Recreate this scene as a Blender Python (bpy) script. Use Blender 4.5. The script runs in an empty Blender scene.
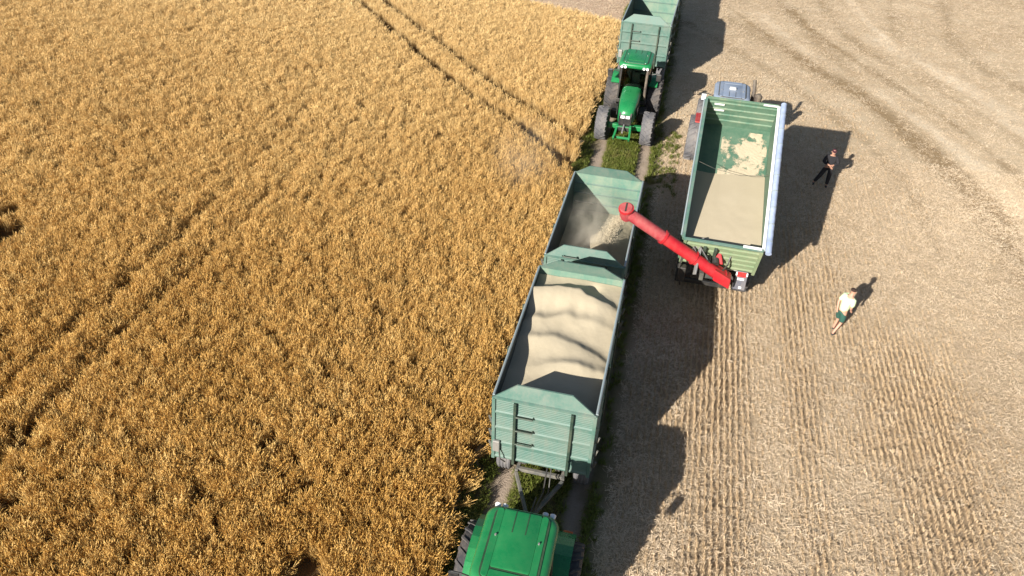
import bpy, bmesh, math, random
import numpy as np
from math import sin, cos, pi, radians, hypot, atan2, sqrt
from mathutils import Vector, Matrix, Euler

random.seed(7)
RNG = np.random.default_rng(11)
scene = bpy.context.scene
COL = scene.collection

# ------------------------------------------------------------------ camera
CAM_H = 16.776
F_PX = 740.0
R_AX = Vector((0.9736980, 0.2265238, 0.0244762))
U_AX = Vector((-0.1614035, 0.6099539, 0.7758255))
F_AX = Vector((-0.1608136, 0.7593703, -0.6304726))
cam_d = bpy.data.cameras.new('camera')
cam = bpy.data.objects.new('camera', cam_d)
COL.objects.link(cam)
m = Matrix((R_AX, U_AX, -F_AX)).transposed().to_4x4()
m.translation = Vector((0, 0, CAM_H))
cam.matrix_world = m
cam_d.sensor_width = 36.0
cam_d.lens = F_PX / 1024 * 36.0
cam_d.clip_end = 5000
scene.camera = cam

# ------------------------------------------------------------------ sky, sun, exposure
SUN_EL, SHADOW_AZ = radians(25.4), radians(26.4)      # shadows fall along +Y turned to +X
world = bpy.data.worlds.new('World')
scene.world = world
world.use_nodes = True
wn = world.node_tree
sky = wn.nodes.new('ShaderNodeTexSky')
sky.sky_type = 'NISHITA'
sky.sun_disc = False
sky.sun_elevation = SUN_EL
sky.sun_rotation = SHADOW_AZ + pi
wn.links.new(sky.outputs[0], wn.nodes['Background'].inputs[0])
wn.nodes['Background'].inputs[1].default_value = 0.05
sun_d = bpy.data.lights.new('sun', 'SUN')
sun_d.energy = 5.0
sun_d.angle = radians(0.5)
sun_d.color = (1.0, 0.95, 0.87)
sun = bpy.data.objects.new('sun', sun_d)
COL.objects.link(sun)
sun.rotation_euler = Vector((sin(SHADOW_AZ) * cos(SUN_EL), cos(SHADOW_AZ) * cos(SUN_EL), -sin(SUN_EL))).to_track_quat('-Z', 'Y').to_euler()
scene.view_settings.view_transform = 'Standard'
scene.view_settings.look = 'None'
scene.view_settings.gamma = 1.0
scene.view_settings.use_curve_mapping = False
scene.view_settings.exposure = 1.08
scene.cycles.max_bounces = 5
scene.cycles.diffuse_bounces = 2
scene.cycles.glossy_bounces = 3
scene.cycles.transparent_max_bounces = 12
scene.cycles.volume_bounces = 1

# ------------------------------------------------------------------ materials
MATS = {}
def nd(t, typ, **kw):
    n = t.nodes.new(typ)
    for k, v in kw.items():
        setattr(n, k, v)
    return n
def math_n(t, op, a, b=None, clamp=False):
    n = nd(t, 'ShaderNodeMath', operation=op, use_clamp=clamp)
    for i, v in enumerate((a, b)):
        if v is None: continue
        if isinstance(v, (int, float)): n.inputs[i].default_value = v
        else: t.links.new(v, n.inputs[i])
    return n.outputs[0]
def mix_n(t, fac, a, b):
    n = nd(t, 'ShaderNodeMix', data_type='RGBA')
    for i, v in ((0, fac), (6, a), (7, b)):
        if isinstance(v, (int, float)): n.inputs[i].default_value = v
        elif isinstance(v, tuple): n.inputs[i].default_value = v if len(v) == 4 else v + (1,)
        else: t.links.new(v, n.inputs[i])
    return n.outputs[2]
def ramp_n(t, fac, stops):
    n = nd(t, 'ShaderNodeValToRGB')
    e = n.color_ramp.elements
    while len(e) < len(stops): e.new(0.5)
    for el, (p, c) in zip(e, stops):
        el.position = p
        el.color = (c, c, c, 1) if isinstance(c, (int, float)) else (c if len(c) == 4 else c + (1,))
    t.links.new(fac, n.inputs[0])
    return n.outputs[0]
def noise_n(t, vec, scale, detail=3, rough=0.55, dist=0.0):
    n = nd(t, 'ShaderNodeTexNoise')
    n.inputs['Scale'].default_value = scale
    n.inputs['Detail'].default_value = detail
    n.inputs['Roughness'].default_value = rough
    n.inputs['Distortion'].default_value = dist
    if vec is not None: t.links.new(vec, n.inputs['Vector'])
    return n.outputs[0]
def new_mat(name):
    m = bpy.data.materials.new(name)
    m.use_nodes = True
    t = m.node_tree
    b = t.nodes['Principled BSDF']
    MATS[name] = m
    return m, t, b
def bump_n(t, b, h, strength=0.3, dist=0.02):
    n = nd(t, 'ShaderNodeBump')
    n.inputs['Strength'].default_value = strength
    n.inputs['Distance'].default_value = dist
    t.links.new(h, n.inputs['Height'])
    t.links.new(n.outputs[0], b.inputs['Normal'])
def paint(name, col, rough=0.45, dirt=0.35, dirt_col=(0.33, 0.27, 0.18), metal=0.0, spec=0.5, scale=1.6, bump=0.0):
    """painted or bare metal, rubber and plastic with chaff dust and streaky wear"""
    m, t, b = new_mat(name)
    co = nd(t, 'ShaderNodeTexCoord').outputs['Object']
    n1 = noise_n(t, co, scale, 5, 0.65)
    n2 = noise_n(t, co, scale * 9, 3, 0.6)
    f = math_n(t, 'MULTIPLY', ramp_n(t, n1, [(0.38, 0.0), (0.72, 1.0)]), dirt)
    f2 = math_n(t, 'ADD', f, math_n(t, 'MULTIPLY', ramp_n(t, n2, [(0.45, 0.0), (0.8, 1.0)]), dirt * 0.5), True)
    vary = mix_n(t, ramp_n(t, n1, [(0.3, 0), (0.7, 1)]), tuple(c * 0.88 for c in col), tuple(min(1, c * 1.1) for c in col))
    mp = nd(t, 'ShaderNodeMapping'); mp.inputs['Scale'].default_value = (7.0, 7.0, 0.7); t.links.new(co, mp.inputs[0])
    n3 = noise_n(t, mp.outputs[0], 1.0, 4, 0.6)
    f2 = math_n(t, 'ADD', f2, math_n(t, 'MULTIPLY', ramp_n(t, n3, [(0.5, 0.0), (0.75, 1.0)]), dirt * 0.6), True)
    c = mix_n(t, f2, vary, dirt_col)
    t.links.new(c, b.inputs['Base Color'])
    r = math_n(t, 'ADD', math_n(t, 'MULTIPLY', f2, 0.45), rough, True)
    t.links.new(r, b.inputs['Roughness'])
    b.inputs['Metallic'].default_value = metal
    b.inputs['Specular IOR Level'].default_value = spec
    if bump: bump_n(t, b, n2, bump, 0.01)
    return m
paint('mint', (0.068, 0.146, 0.118), 0.46, 0.5, (0.165, 0.17, 0.14))
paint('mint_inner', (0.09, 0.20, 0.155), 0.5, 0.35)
paint('inner_shaded', (0.035, 0.05, 0.048), 0.6, 0.35, (0.10, 0.09, 0.07))  # dusty grey side walls and floor, with interior shade put into the colour
paint('tip_green', (0.075, 0.165, 0.11), 0.45, 0.35)
paint('tip_inner', (0.058, 0.13, 0.085), 0.5, 0.35, (0.17, 0.20, 0.14))
paint('olive', (0.15, 0.22, 0.12), 0.5, 0.35)
paint('rail_steel', (0.26, 0.33, 0.36), 0.4, 0.3, metal=0.2)
paint('post_dark', (0.012, 0.035, 0.025), 0.5, 0.15)
paint('chassis_grey', (0.035, 0.04, 0.04), 0.55, 0.22)
paint('drawbar_grey', (0.08, 0.085, 0.085), 0.55, 0.4)
paint('rubber', (0.035, 0.036, 0.04), 0.75, 0.55, (0.17, 0.14, 0.115), spec=0.3, bump=0.2)
paint('rubber_dusty', (0.085, 0.085, 0.095), 0.8, 0.6, (0.22, 0.2, 0.18), spec=0.3, bump=0.2)
paint('rim_green', (0.05, 0.14, 0.07), 0.5, 0.4)
paint('rim_grey', (0.25, 0.25, 0.25), 0.5, 0.4)
paint('tractor_green', (0.010, 0.168, 0.052), 0.26, 0.10, (0.14, 0.22, 0.10))
paint('tractor_black', (0.013, 0.014, 0.016), 0.45, 0.10)
paint('groove', (0.006, 0.045, 0.016), 0.6, 0.1)
paint('tractor_red', (0.35, 0.012, 0.012), 0.35, 0.15)
paint('roof_grey', (0.19, 0.24, 0.33), 0.45, 0.25, (0.35, 0.33, 0.28))
paint('auger_red', (0.38, 0.012, 0.02), 0.36, 0.12, (0.42, 0.16, 0.11))
paint('auger_red_worn', (0.30, 0.03, 0.04), 0.5, 0.3, (0.40, 0.19, 0.15))
paint('steel', (0.32, 0.32, 0.32), 0.4, 0.3, metal=0.5)
paint('tarp', (0.22, 0.28, 0.42), 0.55, 0.25, (0.5, 0.5, 0.5))
paint('white_paint', (0.75, 0.75, 0.73), 0.45, 0.15)
paint('plate_grey', (0.07, 0.075, 0.105), 0.5, 0.3)
paint('orange_lens', (0.55, 0.10, 0.01), 0.25, 0.1)
paint('red_lens', (0.5, 0.01, 0.015), 0.25, 0.1)
paint('lamp_glass', (0.75, 0.76, 0.76), 0.12, 0.1)
paint('seat_cloth', (0.03, 0.03, 0.03), 0.85, 0.3)
paint('exhaust', (0.04, 0.03, 0.028), 0.6, 0.4)
def cloth(name, col):
    m, t, b = new_mat(name)
    co = nd(t, 'ShaderNodeTexCoord').outputs['Object']
    n = noise_n(t, co, 9, 4, 0.6)
    t.links.new(mix_n(t, n, tuple(c * 0.7 for c in col), tuple(min(1, c * 1.2) for c in col)), b.inputs['Base Color'])
    b.inputs['Roughness'].default_value = 0.9
    bump_n(t, b, noise_n(t, co, 14, 2), 0.5, 0.02)
    return m
cloth('shirt_white', (0.48, 0.60, 0.36)); cloth('shorts_green', (0.018, 0.075, 0.055)); cloth('black_cloth', (0.012, 0.011, 0.014))
cloth('shoe', (0.03, 0.03, 0.03)); cloth('hair_brown', (0.03, 0.015, 0.01)); cloth('cap_maroon', (0.06, 0.012, 0.02)); cloth('paper', (0.6, 0.58, 0.55))
def skin():
    m, t, b = new_mat('skin')
    co = nd(t, 'ShaderNodeTexCoord').outputs['Object']
    t.links.new(mix_n(t, noise_n(t, co, 20), (0.36, 0.18, 0.12), (0.46, 0.26, 0.18)), b.inputs['Base Color'])
    b.inputs['Roughness'].default_value = 0.55
skin()
def eye():
    m, t, b = new_mat('eye'); b.inputs['Base Color'].default_value = (0.02, 0.015, 0.01, 1); b.inputs['Roughness'].default_value = 0.2
eye()
def glass():
    m, t, b = new_mat('glass')
    out = t.nodes['Material Output']
    tr = nd(t, 'ShaderNodeBsdfTransparent'); tr.inputs[0].default_value = (0.42, 0.5, 0.48, 1)
    gl = nd(t, 'ShaderNodeBsdfGlossy'); gl.inputs['Roughness'].default_value = 0.04
    lw = nd(t, 'ShaderNodeFresnel'); lw.inputs[0].default_value = 1.5
    mx = nd(t, 'ShaderNodeMixShader')
    t.links.new(lw.outputs[0], mx.inputs[0]); t.links.new(tr.outputs[0], mx.inputs[1]); t.links.new(gl.outputs[0], mx.inputs[2])
    t.links.new(mx.outputs[0], out.inputs[0])
glass()
def grain_mat():
    m, t, b = new_mat('grain')
    co = nd(t, 'ShaderNodeTexCoord').outputs['Object']
    n1 = noise_n(t, co, 1.3, 4, 0.6); n2 = noise_n(t, co, 60, 2, 0.6)
    c = mix_n(t, n1, (0.385, 0.33, 0.235), (0.44, 0.385, 0.285))
    c = mix_n(t, math_n(t, 'MULTIPLY', n2, 0.35), c, (0.27, 0.20, 0.105))
    t.links.new(c, b.inputs['Base Color'])
    b.inputs['Roughness'].default_value = 0.85
    b.inputs['Specular IOR Level'].default_value = 0.2
    bump_n(t, b, n2, 0.35, 0.01)
grain_mat()
def straw_mat(name, c0, c1, c2, trans=0.25, big=(0.08, 0.8), pale=None):
    """dry plant matter: colour differs from plant to plant and in broad patches of the field"""
    m, t, b = new_mat(name)
    out = t.nodes['Material Output']
    oi = nd(t, 'ShaderNodeObjectInfo')
    geo = nd(t, 'ShaderNodeNewGeometry')
    n = noise_n(t, geo.outputs['Position'], big[0], 4, 0.6)
    sy = nd(t, 'ShaderNodeSeparateXYZ'); t.links.new(geo.outputs['Position'], sy.inputs[0])
    f = math_n(t, 'ADD', math_n(t, 'MULTIPLY', oi.outputs['Random'], 0.6), math_n(t, 'MULTIPLY', ramp_n(t, n, [(0.3, 0), (0.7, 1)]), 0.4 * big[1]))
    c = ramp_n(t, f, [(0.0, c0), (0.5, c1), (1.0, c2)])
    if pale:      # paler towards the far end: grazing sheen of the crop put into its colour
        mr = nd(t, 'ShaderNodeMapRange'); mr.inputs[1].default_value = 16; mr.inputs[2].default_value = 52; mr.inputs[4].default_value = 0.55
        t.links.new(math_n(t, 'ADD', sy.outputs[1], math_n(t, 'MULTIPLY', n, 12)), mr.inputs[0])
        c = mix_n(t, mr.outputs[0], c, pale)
    t.links.new(c, b.inputs['Base Color'])
    b.inputs['Roughness'].default_value = 0.55
    b.inputs['Specular IOR Level'].default_value = 0.22
    tl = nd(t, 'ShaderNodeBsdfTranslucent')
    t.links.new(c, tl.inputs[0])
    mx = nd(t, 'ShaderNodeMixShader'); mx.inputs[0].default_value = trans
    t.links.new(b.outputs[0], mx.inputs[1]); t.links.new(tl.outputs[0], mx.inputs[2])
    t.links.new(mx.outputs[0], out.inputs[0])
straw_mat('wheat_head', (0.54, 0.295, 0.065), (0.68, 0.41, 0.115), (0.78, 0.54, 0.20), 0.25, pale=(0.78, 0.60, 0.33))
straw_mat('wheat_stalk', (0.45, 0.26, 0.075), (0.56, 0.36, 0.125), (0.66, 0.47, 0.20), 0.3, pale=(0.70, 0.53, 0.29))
straw_mat('stubble', (0.43, 0.30, 0.17), (0.56, 0.415, 0.26), (0.68, 0.54, 0.365), 0.15)
straw_mat('straw', (0.52, 0.395, 0.26), (0.67, 0.53, 0.37), (0.79, 0.655, 0.485), 0.15)
straw_mat('grass', (0.10, 0.12, 0.02), (0.14, 0.17, 0.03), (0.24, 0.21, 0.07), 0.3, (0.6, 1.0))
# ground: one sheet, soil, straw litter, wheel ruts and a grassy track, all by position
RUT_X = (-2.62, -0.55)
BANDS = [([(0.5, 50.0), (6.0, 42.5), (10.5, 34.0), (11.5, 26)], 0.4, -0.5), ([(6.0, 58.0), (9.3, 49.0), (14.6, 38.6), (17.5, 29), (18, 22)], 0.35, -0.6), ([(9.5, 58.0), (11.0, 49.5), (16, 41), (20, 32)], 0.4, -0.5),
         ([(2.2, 56.0), (6.2, 48.0), (11.6, 38.0), (14.6, 30), (15, 24)], 0.3, -0.55), ([(11.5, 60.0), (12.6, 52.0), (15.0, 46.0)], 0.3, 0.6),
         ([(3.3, 51.3), (9.8, 41.8), (13.5, 32.9), (14.0, 25.5)], 0.9, -0.5),
         ([(7.3, 54.6), (11.06, 39.6), (14.0, 29.7), (15.5, 20.0)], 0.8, -0.45),
         ([(12.6, 50.4), (15.6, 44.9), (17.9, 39.2), (22.0, 31.0)], 1.1, 0.8),
         ([(14.5, 59.0), (13.9, 47.4), (17.5, 40.2), (22.0, 33.5)], 0.5, -0.6),
         ([(18.3, 60.0), (17.3, 50.0), (20.5, 42.0), (25, 36)], 0.6, -0.5),
         ([(5.2, 53.0), (8.5, 46.0), (13.0, 38.5), (16.5, 28.0)], 0.5, 0.5)]
def smooth_poly(pts, n=14):
    pts = [Vector((x, y, 0)) for x, y in pts]
    P = [pts[0] * 2 - pts[1]] + pts + [pts[-1] * 2 - pts[-2]]
    o = []
    for i in range(1, len(P) - 2):
        for k in range(n):
            s = k / n
            a, b, c, d = P[i - 1], P[i], P[i + 1], P[i + 2]
            o.append(0.5 * ((2 * b) + (c - a) * s + (2 * a - 5 * b + 4 * c - d) * s * s + (3 * b - 3 * c + d - a) * s ** 3))
    o.append(pts[-1])
    return np.array([(p.x, p.y) for p in o])
def dist_poly(x, y, pl):
    best = np.full(np.shape(x), 1e9)
    for (ax, ay), (bx, by) in zip(pl[:-1], pl[1:]):
        dx, dy = bx - ax, by - ay
        l2 = dx * dx + dy * dy + 1e-9
        s = np.clip(((x - ax) * dx + (y - ay) * dy) / l2, 0, 1)
        best = np.minimum(best, np.hypot(x - ax - s * dx, y - ay - s * dy))
    return best
def vnoise(x, y, s, seed=0):
    """smooth value noise 0..1"""
    r = np.random.default_rng(seed).random((64, 64))
    x, y = np.asarray(x) / s + 1000.37, np.asarray(y) / s + 1000.71
    xi, yi = np.floor(x).astype(int), np.floor(y).astype(int)
    fx, fy = x - xi, y - yi
    fx, fy = fx * fx * (3 - 2 * fx), fy * fy * (3 - 2 * fy)
    g = lambda a, b: r[a % 64, b % 64]
    return (g(xi, yi) * (1 - fx) * (1 - fy) + g(xi + 1, yi) * fx * (1 - fy) + g(xi, yi + 1) * (1 - fx) * fy + g(xi + 1, yi + 1) * fx * fy)
def fbm(x, y, s, seed=0):
    return 0.55 * vnoise(x, y, s, seed) + 0.28 * vnoise(x, y, s / 2.1, seed + 1) + 0.17 * vnoise(x, y, s / 4.3, seed + 2)
def band_value(x, y):
    v = np.zeros(np.shape(x))
    wob = (fbm(x, y, 3.0, 40) - 0.5) * 1.0
    for pts, w, amp in BANDS:
        d = dist_poly(x, y, smooth_poly(pts)) + wob
        v += 1.25 * amp * np.clip(1.2 - np.abs(d) / w, 0, 1) * (0.5 + fbm(x, y, 4.0, 44))
    return v
# how well the drill rows still show: 1 rows clear, 0 covered with chopped straw
def row_value(x, y):
    s = lambda c, w: np.exp(-((x - c) / w) ** 2)
    near = np.clip((34 - y) / 12, 0, 1)
    v = 1.0 * s(3.1, 0.95) + 0.75 * s(5.6, 0.6) + 0.8 * s(6.9, 0.7) * np.clip((y - 18) / 6, 0.25, 1)
    v += 1.6 * s(8.9, 1.5) * np.clip((22.5 - y) / 4, 0, 1) + 0.5 * s(1.2, 1.2)
    v *= near * (0.45 + 1.0 * fbm(x, y, 2.6, 50))
    return np.clip(v, 0, 1.2)
def ground_mat():
    m, t, b = new_mat('ground')
    pos = nd(t, 'ShaderNodeNewGeometry').outputs['Position']
    sep = nd(t, 'ShaderNodeSeparateXYZ'); t.links.new(pos, sep.inputs[0])
    att = nd(t, 'ShaderNodeAttribute', attribute_name='zone')       # r track, g rut, b crop floor
    s2 = nd(t, 'ShaderNodeSeparateColor'); t.links.new(att.outputs['Color'], s2.inputs[0])
    att2 = nd(t, 'ShaderNodeAttribute', attribute_name='wear')      # r band, g rows, b far cut strip
    s3 = nd(t, 'ShaderNodeSeparateColor'); t.links.new(att2.outputs['Color'], s3.inputs[0])
    fine = noise_n(t, pos, 26, 4, 0.7)
    mid = noise_n(t, pos, 3.2, 5, 0.65)
    big = noise_n(t, pos, 0.22, 4, 0.6)
    mp = nd(t, 'ShaderNodeMapping'); mp.inputs['Scale'].default_value = (9.0, 1.1, 1.0)
    t.links.new(pos, mp.inputs[0])
    streak = noise_n(t, mp.outputs[0], 2.4, 4, 0.65)
    straw = mix_n(t, ramp_n(t, fine, [(0.3, 0), (0.7, 1)]), (0.29, 0.205, 0.12), (0.69, 0.55, 0.38))
    straw = mix_n(t, math_n(t, 'MULTIPLY', ramp_n(t, mid, [(0.35, 0), (0.7, 1)]), 0.4), straw, (0.37, 0.28, 0.165))
    straw = mix_n(t, math_n(t, 'MULTIPLY', ramp_n(t, streak, [(0.45, 0), (0.7, 1)]), 0.35), straw, (0.30, 0.215, 0.12))
    straw = mix_n(t, math_n(t, 'MULTIPLY', ramp_n(t, big, [(0.4, 0), (0.65, 1)]), 0.4), straw, (0.66, 0.55, 0.395))
    bv = math_n(t, 'SUBTRACT', s3.outputs[0], 0.5)
    straw = mix_n(t, math_n(t, 'MULTIPLY', bv, 1.5, True), straw, (0.74, 0.64, 0.49))
    straw = mix_n(t, math_n(t, 'MULTIPLY', bv, -1.9, True), straw, (0.27, 0.19, 0.105))
    straw = mix_n(t, math_n(t, 'MULTIPLY', s3.outputs[1], 0.62), straw, (0.21, 0.145, 0.085))
    soil = mix_n(t, fine, (0.24, 0.185, 0.135), (0.42, 0.335, 0.265))
    track = mix_n(t, mid, (0.075, 0.07, 0.03), (0.20, 0.165, 0.085))
    c = mix_n(t, s2.outputs[0], straw, track)
    c = mix_n(t, s2.outputs[1], c, soil)
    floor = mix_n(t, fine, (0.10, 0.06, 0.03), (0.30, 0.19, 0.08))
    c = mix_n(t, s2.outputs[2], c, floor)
    c = mix_n(t, math_n(t, 'MULTIPLY', s3.outputs[2], 0.7), c, mix_n(t, mid, (0.34, 0.20, 0.14), (0.56, 0.42, 0.31)))
    t.links.new(c, b.inputs['Base Color'])
    b.inputs['Roughness'].default_value = 0.95
    b.inputs['Specular IOR Level'].default_value = 0.1
    bump_n(t, b, math_n(t, 'ADD', fine, mid), 0.8, 0.05)
ground_mat()
def dust_mat(name, dens, c, r, rot, noise_scale, thresh):
    """airborne grain dust: a noisy volume that thins out towards its edge"""
    m = bpy.data.materials.new(name); m.use_nodes = True; MATS[name] = m
    t = m.node_tree
    t.nodes.remove(t.nodes['Principled BSDF'])
    v = nd(t, 'ShaderNodeVolumePrincipled')
    v.inputs['Color'].default_value = (0.9, 0.82, 0.68, 1)
    v.inputs['Anisotropy'].default_value = 0.0
    tc = nd(t, 'ShaderNodeTexCoord').outputs['Object']
    n = noise_n(t, tc, noise_scale, 4, 0.6, 0.6)
    ln = nd(t, 'ShaderNodeVectorMath', operation='LENGTH'); t.links.new(tc, ln.inputs[0])
    fall = math_n(t, 'SUBTRACT', 1.0, ln.outputs['Value'], True)
    d = math_n(t, 'MULTIPLY', math_n(t, 'MULTIPLY', ramp_n(t, n, [(thresh, 0), (thresh + 0.35, 1)]), fall), dens)
    t.links.new(d, v.inputs['Density'])
    t.links.new(v.outputs[0], t.nodes['Material Output'].inputs['Volume'])
    return m

# ------------------------------------------------------------------ mesh helpers
class MB:
    def __init__(s): s.v = []; s.f = []
    def add(s, vs, fs):
        o = len(s.v)
        s.v += [tuple(p) for p in vs]
        s.f += [tuple(i + o for i in f) for f in fs]
        return s
    def box(s, x0, x1, y0, y1, z0, z1):
        return s.add([(x0, y0, z0), (x1, y0, z0), (x1, y1, z0), (x0, y1, z0), (x0, y0, z1), (x1, y0, z1), (x1, y1, z1), (x0, y1, z1)],
                     [(3, 2, 1, 0), (4, 5, 6, 7), (0, 1, 5, 4), (1, 2, 6, 5), (2, 3, 7, 6), (3, 0, 4, 7)])
    def bar(s, a, b, w, h, up=(0, 0, 1)):
        """rectangular bar from a to b"""
        a, b = Vector(a), Vector(b); d = (b - a).normalized(); u = Vector(up)
        r = d.cross(u)
        if r.length < 1e-4: r = d.cross(Vector((0, 1, 0)))
        r.normalize(); u = r.cross(d)
        vs = []
        for p in (a, b):
            for i, j in ((-1, -1), (1, -1), (1, 1), (-1, 1)):
                vs.append(p + r * (i * w / 2) + u * (j * h / 2))
        return s.add(vs, [(0, 1, 2, 3), (7, 6, 5, 4), (4, 5, 1, 0), (5, 6, 2, 1), (6, 7, 3, 2), (7, 4, 0, 3)])
    def tube(s, pts, r, n=8, caps=True):
        """round tube along points; r one radius or a list"""
        pts = [Vector(p) for p in pts]
        rs = r if isinstance(r, (list, tuple)) else [r] * len(pts)
        rings = []
        ref = None
        for i, p in enumerate(pts):
            d = (pts[min(i + 1, len(pts) - 1)] - pts[max(i - 1, 0)]).normalized()
            if ref is None: ref = Vector((0, 0, 1)) if abs(d.z) < 0.9 else Vector((1, 0, 0))
            a = d.cross(ref).normalized(); b = d.cross(a)
            rings.append([p + (a * cos(2 * pi * k / n) + b * sin(2 * pi * k / n)) * rs[i] for k in range(n)])
        return s.loft(rings, caps)
    def loft(s, rings, caps=True, closed=True):
        n = len(rings[0]); vs = [p for r in rings for p in r]; fs = []
        for i in range(len(rings) - 1):
            for k in range(n if closed else n - 1):
                k2 = (k + 1) % n
                fs.append((i * n + k, i * n + k2, (i + 1) * n + k2, (i + 1) * n + k))
        if caps:
            fs.append(tuple(reversed(range(n)))); fs.append(tuple((len(rings) - 1) * n + k for k in range(n)))
        return s.add(vs, fs)
    def prism(s, poly, axis, a, b):
        """polygon of 2-D points pushed along an axis (0 x, 1 y, 2 z) from a to b"""
        def p3(p, t):
            q = [0, 0, 0]; o = [i for i in range(3) if i != axis]
            q[o[0]], q[o[1]], q[axis] = p[0], p[1], t
            return tuple(q)
        return s.loft([[p3(p, a) for p in poly], [p3(p, b) for p in poly]])
    def lathe_x(s, prof, n=28, x0=0.0, y0=0.0, z0=0.0):
        """profile of (x, radius) turned round an axle along X"""
        rings = [[(x0 + x, y0 + r * cos(2 * pi * k / n), z0 + r * sin(2 * pi * k / n)) for k in range(n)] for x, r in prof]
        return s.loft(rings, False)
    def build(s, name, mat, parent=None, bevel=0.0, smooth=False, xf=None, segs=2):
        vs = [tuple(xf(Vector(p))) for p in s.v] if xf else s.v
        me = bpy.data.meshes.new(name)
        me.from_pydata(vs, [], s.f)
        bm = bmesh.new(); bm.from_mesh(me)
        bmesh.ops.recalc_face_normals(bm, faces=bm.faces)
        bm.to_mesh(me); bm.free()
        if smooth:
            me.polygons.foreach_set('use_smooth', [True] * len(me.polygons))
        me.materials.append(MATS[mat])
        o = bpy.data.objects.new(name, me); COL.objects.link(o)
        if parent is not None: o.parent = parent
        if bevel:
            b = o.modifiers.new('bevel', 'BEVEL'); b.width = bevel; b.segments = segs; b.limit_method = 'ANGLE'; b.angle_limit = radians(40)
        if smooth:
            es = o.modifiers.new('split', 'EDGE_SPLIT'); es.split_angle = radians(42)
        return o
def rrect(w, l, r, n=5, cx=0, cy=0, z=0):
    """rounded rectangle ring"""
    o = []
    for qx, qy, a0 in ((1, 1, 0), (-1, 1, 90), (-1, -1, 180), (1, -1, 270)):
        for k in range(n + 1):
            a = radians(a0 + 90 * k / n)
            o.append((cx + qx * (w / 2 - r) + r * cos(a), cy + qy * (l / 2 - r) + r * sin(a), z))
    return o
def empty(name, loc=(0, 0, 0), rz=0, label=None, cat=None, group=None):
    o = bpy.data.objects.new(name, None); COL.objects.link(o)
    o.location = loc; o.rotation_euler = (0, 0, rz); o.empty_display_size = 0.3
    tag(o, label, cat, group)
    return o
def tag(o, label=None, cat=None, group=None, kind=None):
    for k, v in (('label', label), ('category', cat), ('group', group), ('kind', kind)):
        if v: o[k] = v
    return o
def copy_tree(o, parent=None):
    c = o.copy(); COL.objects.link(c)
    if parent is not None: c.parent = parent
    for ch in list(o.children): copy_tree(ch, c)
    return c
def grid_mesh(name, X, Y, Z, mat, smooth=True, keep=None):
    ny, nx = X.shape
    vs = np.stack([X, Y, Z], -1).reshape(-1, 3)
    i = np.arange(ny * nx).reshape(ny, nx)
    fs = np.stack([i[:-1, :-1], i[:-1, 1:], i[1:, 1:], i[1:, :-1]], -1).reshape(-1, 4)
    if keep is not None: fs = fs[keep[:-1, :-1].reshape(-1)]
    me = bpy.data.meshes.new(name); me.from_pydata(vs.tolist(), [], fs.tolist())
    if smooth: me.polygons.foreach_set('use_smooth', [True] * len(me.polygons))
    me.materials.append(MATS[mat])
    o = bpy.data.objects.new(name, me); COL.objects.link(o)
    return o

# ------------------------------------------------------------------ the ground
CROP_X = -3.45
TRACK_R = 0.1
def crop_edge(y): return CROP_X + 0.18 * (vnoise(y, y * 0, 1.6, 61) - 0.5) * 2 + 0.12 * np.sin(y * 0.35)
def crop_top(x): return 47.0 + (-3.48 - x) * 0.32
def in_crop(x, y): return (x < crop_edge(y)) & (y < crop_top(x))
def ground_z(x, y):
    z = np.zeros(np.shape(x))
    for rx in RUT_X: z = z - 0.05 * np.exp(-((x - rx) / 0.27) ** 2)
    return z + 0.03 * (fbm(x, y, 1.2, 70) - 0.5) * (np.abs(x) < 60) * (np.abs(y - 30) < 45)
def axis_pts(spans):
    o = []
    for a, b, n in spans: o += list(np.linspace(a, b, n, endpoint=False))
    return np.array(o + [spans[-1][1]])
gx = axis_pts([(-1500, -120, 8), (-120, -56, 8), (-56, -5, 102), (-5, 2, 84), (2, 26, 150), (26, 60, 34), (60, 150, 10), (150, 1500, 8)])
gy = axis_pts([(-1500, -60, 8), (-60, 2, 12), (2, 36, 190), (36, 70, 140), (70, 150, 16), (150, 2500, 10)])
GX, GY = np.meshgrid(gx, gy)
ground = grid_mesh('ground', GX, GY, ground_z(GX, GY), 'ground')
tag(ground, 'pale straw covered ground with wheel ruts under the vehicles', None, None, 'structure')
def sstep(a, b, x): t = np.clip((x - a) / (b - a), 0, 1); return t * t * (3 - 2 * t)
fx, fy = GX.ravel(), GY.ravel()
wob = (fbm(fx, fy, 1.1, 80) - 0.5) * 0.5
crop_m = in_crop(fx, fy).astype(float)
track_m = sstep(CROP_X - 0.1, CROP_X + 0.1, fx) * (1 - sstep(TRACK_R - 0.25, TRACK_R + 0.45, fx + wob)) * (1 - sstep(60, 75, fy))
rut_m = sum(np.exp(-(((fx - r) + wob * 0.25) / 0.27) ** 4) for r in RUT_X) * sstep(0.2, 0.5, fbm(fx, fy, 0.9, 90)) * track_m
cut_m = ((fx < CROP_X) & (fy >= crop_top(fx))).astype(float) * (fx > -60) * (fy < 75)
def color_attr(o, name, cols):
    a = o.data.attributes.new(name, 'FLOAT_COLOR', 'POINT')
    a.data.foreach_set('color', np.stack(list(cols) + [np.ones(len(cols[0]))], -1).astype(np.float32).ravel())
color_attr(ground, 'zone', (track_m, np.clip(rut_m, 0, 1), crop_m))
color_attr(ground, 'wear', (np.clip(0.5 + 0.5 * band_value(fx, fy), 0, 1), np.clip(row_value(fx, fy), 0, 1), cut_m))

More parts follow.
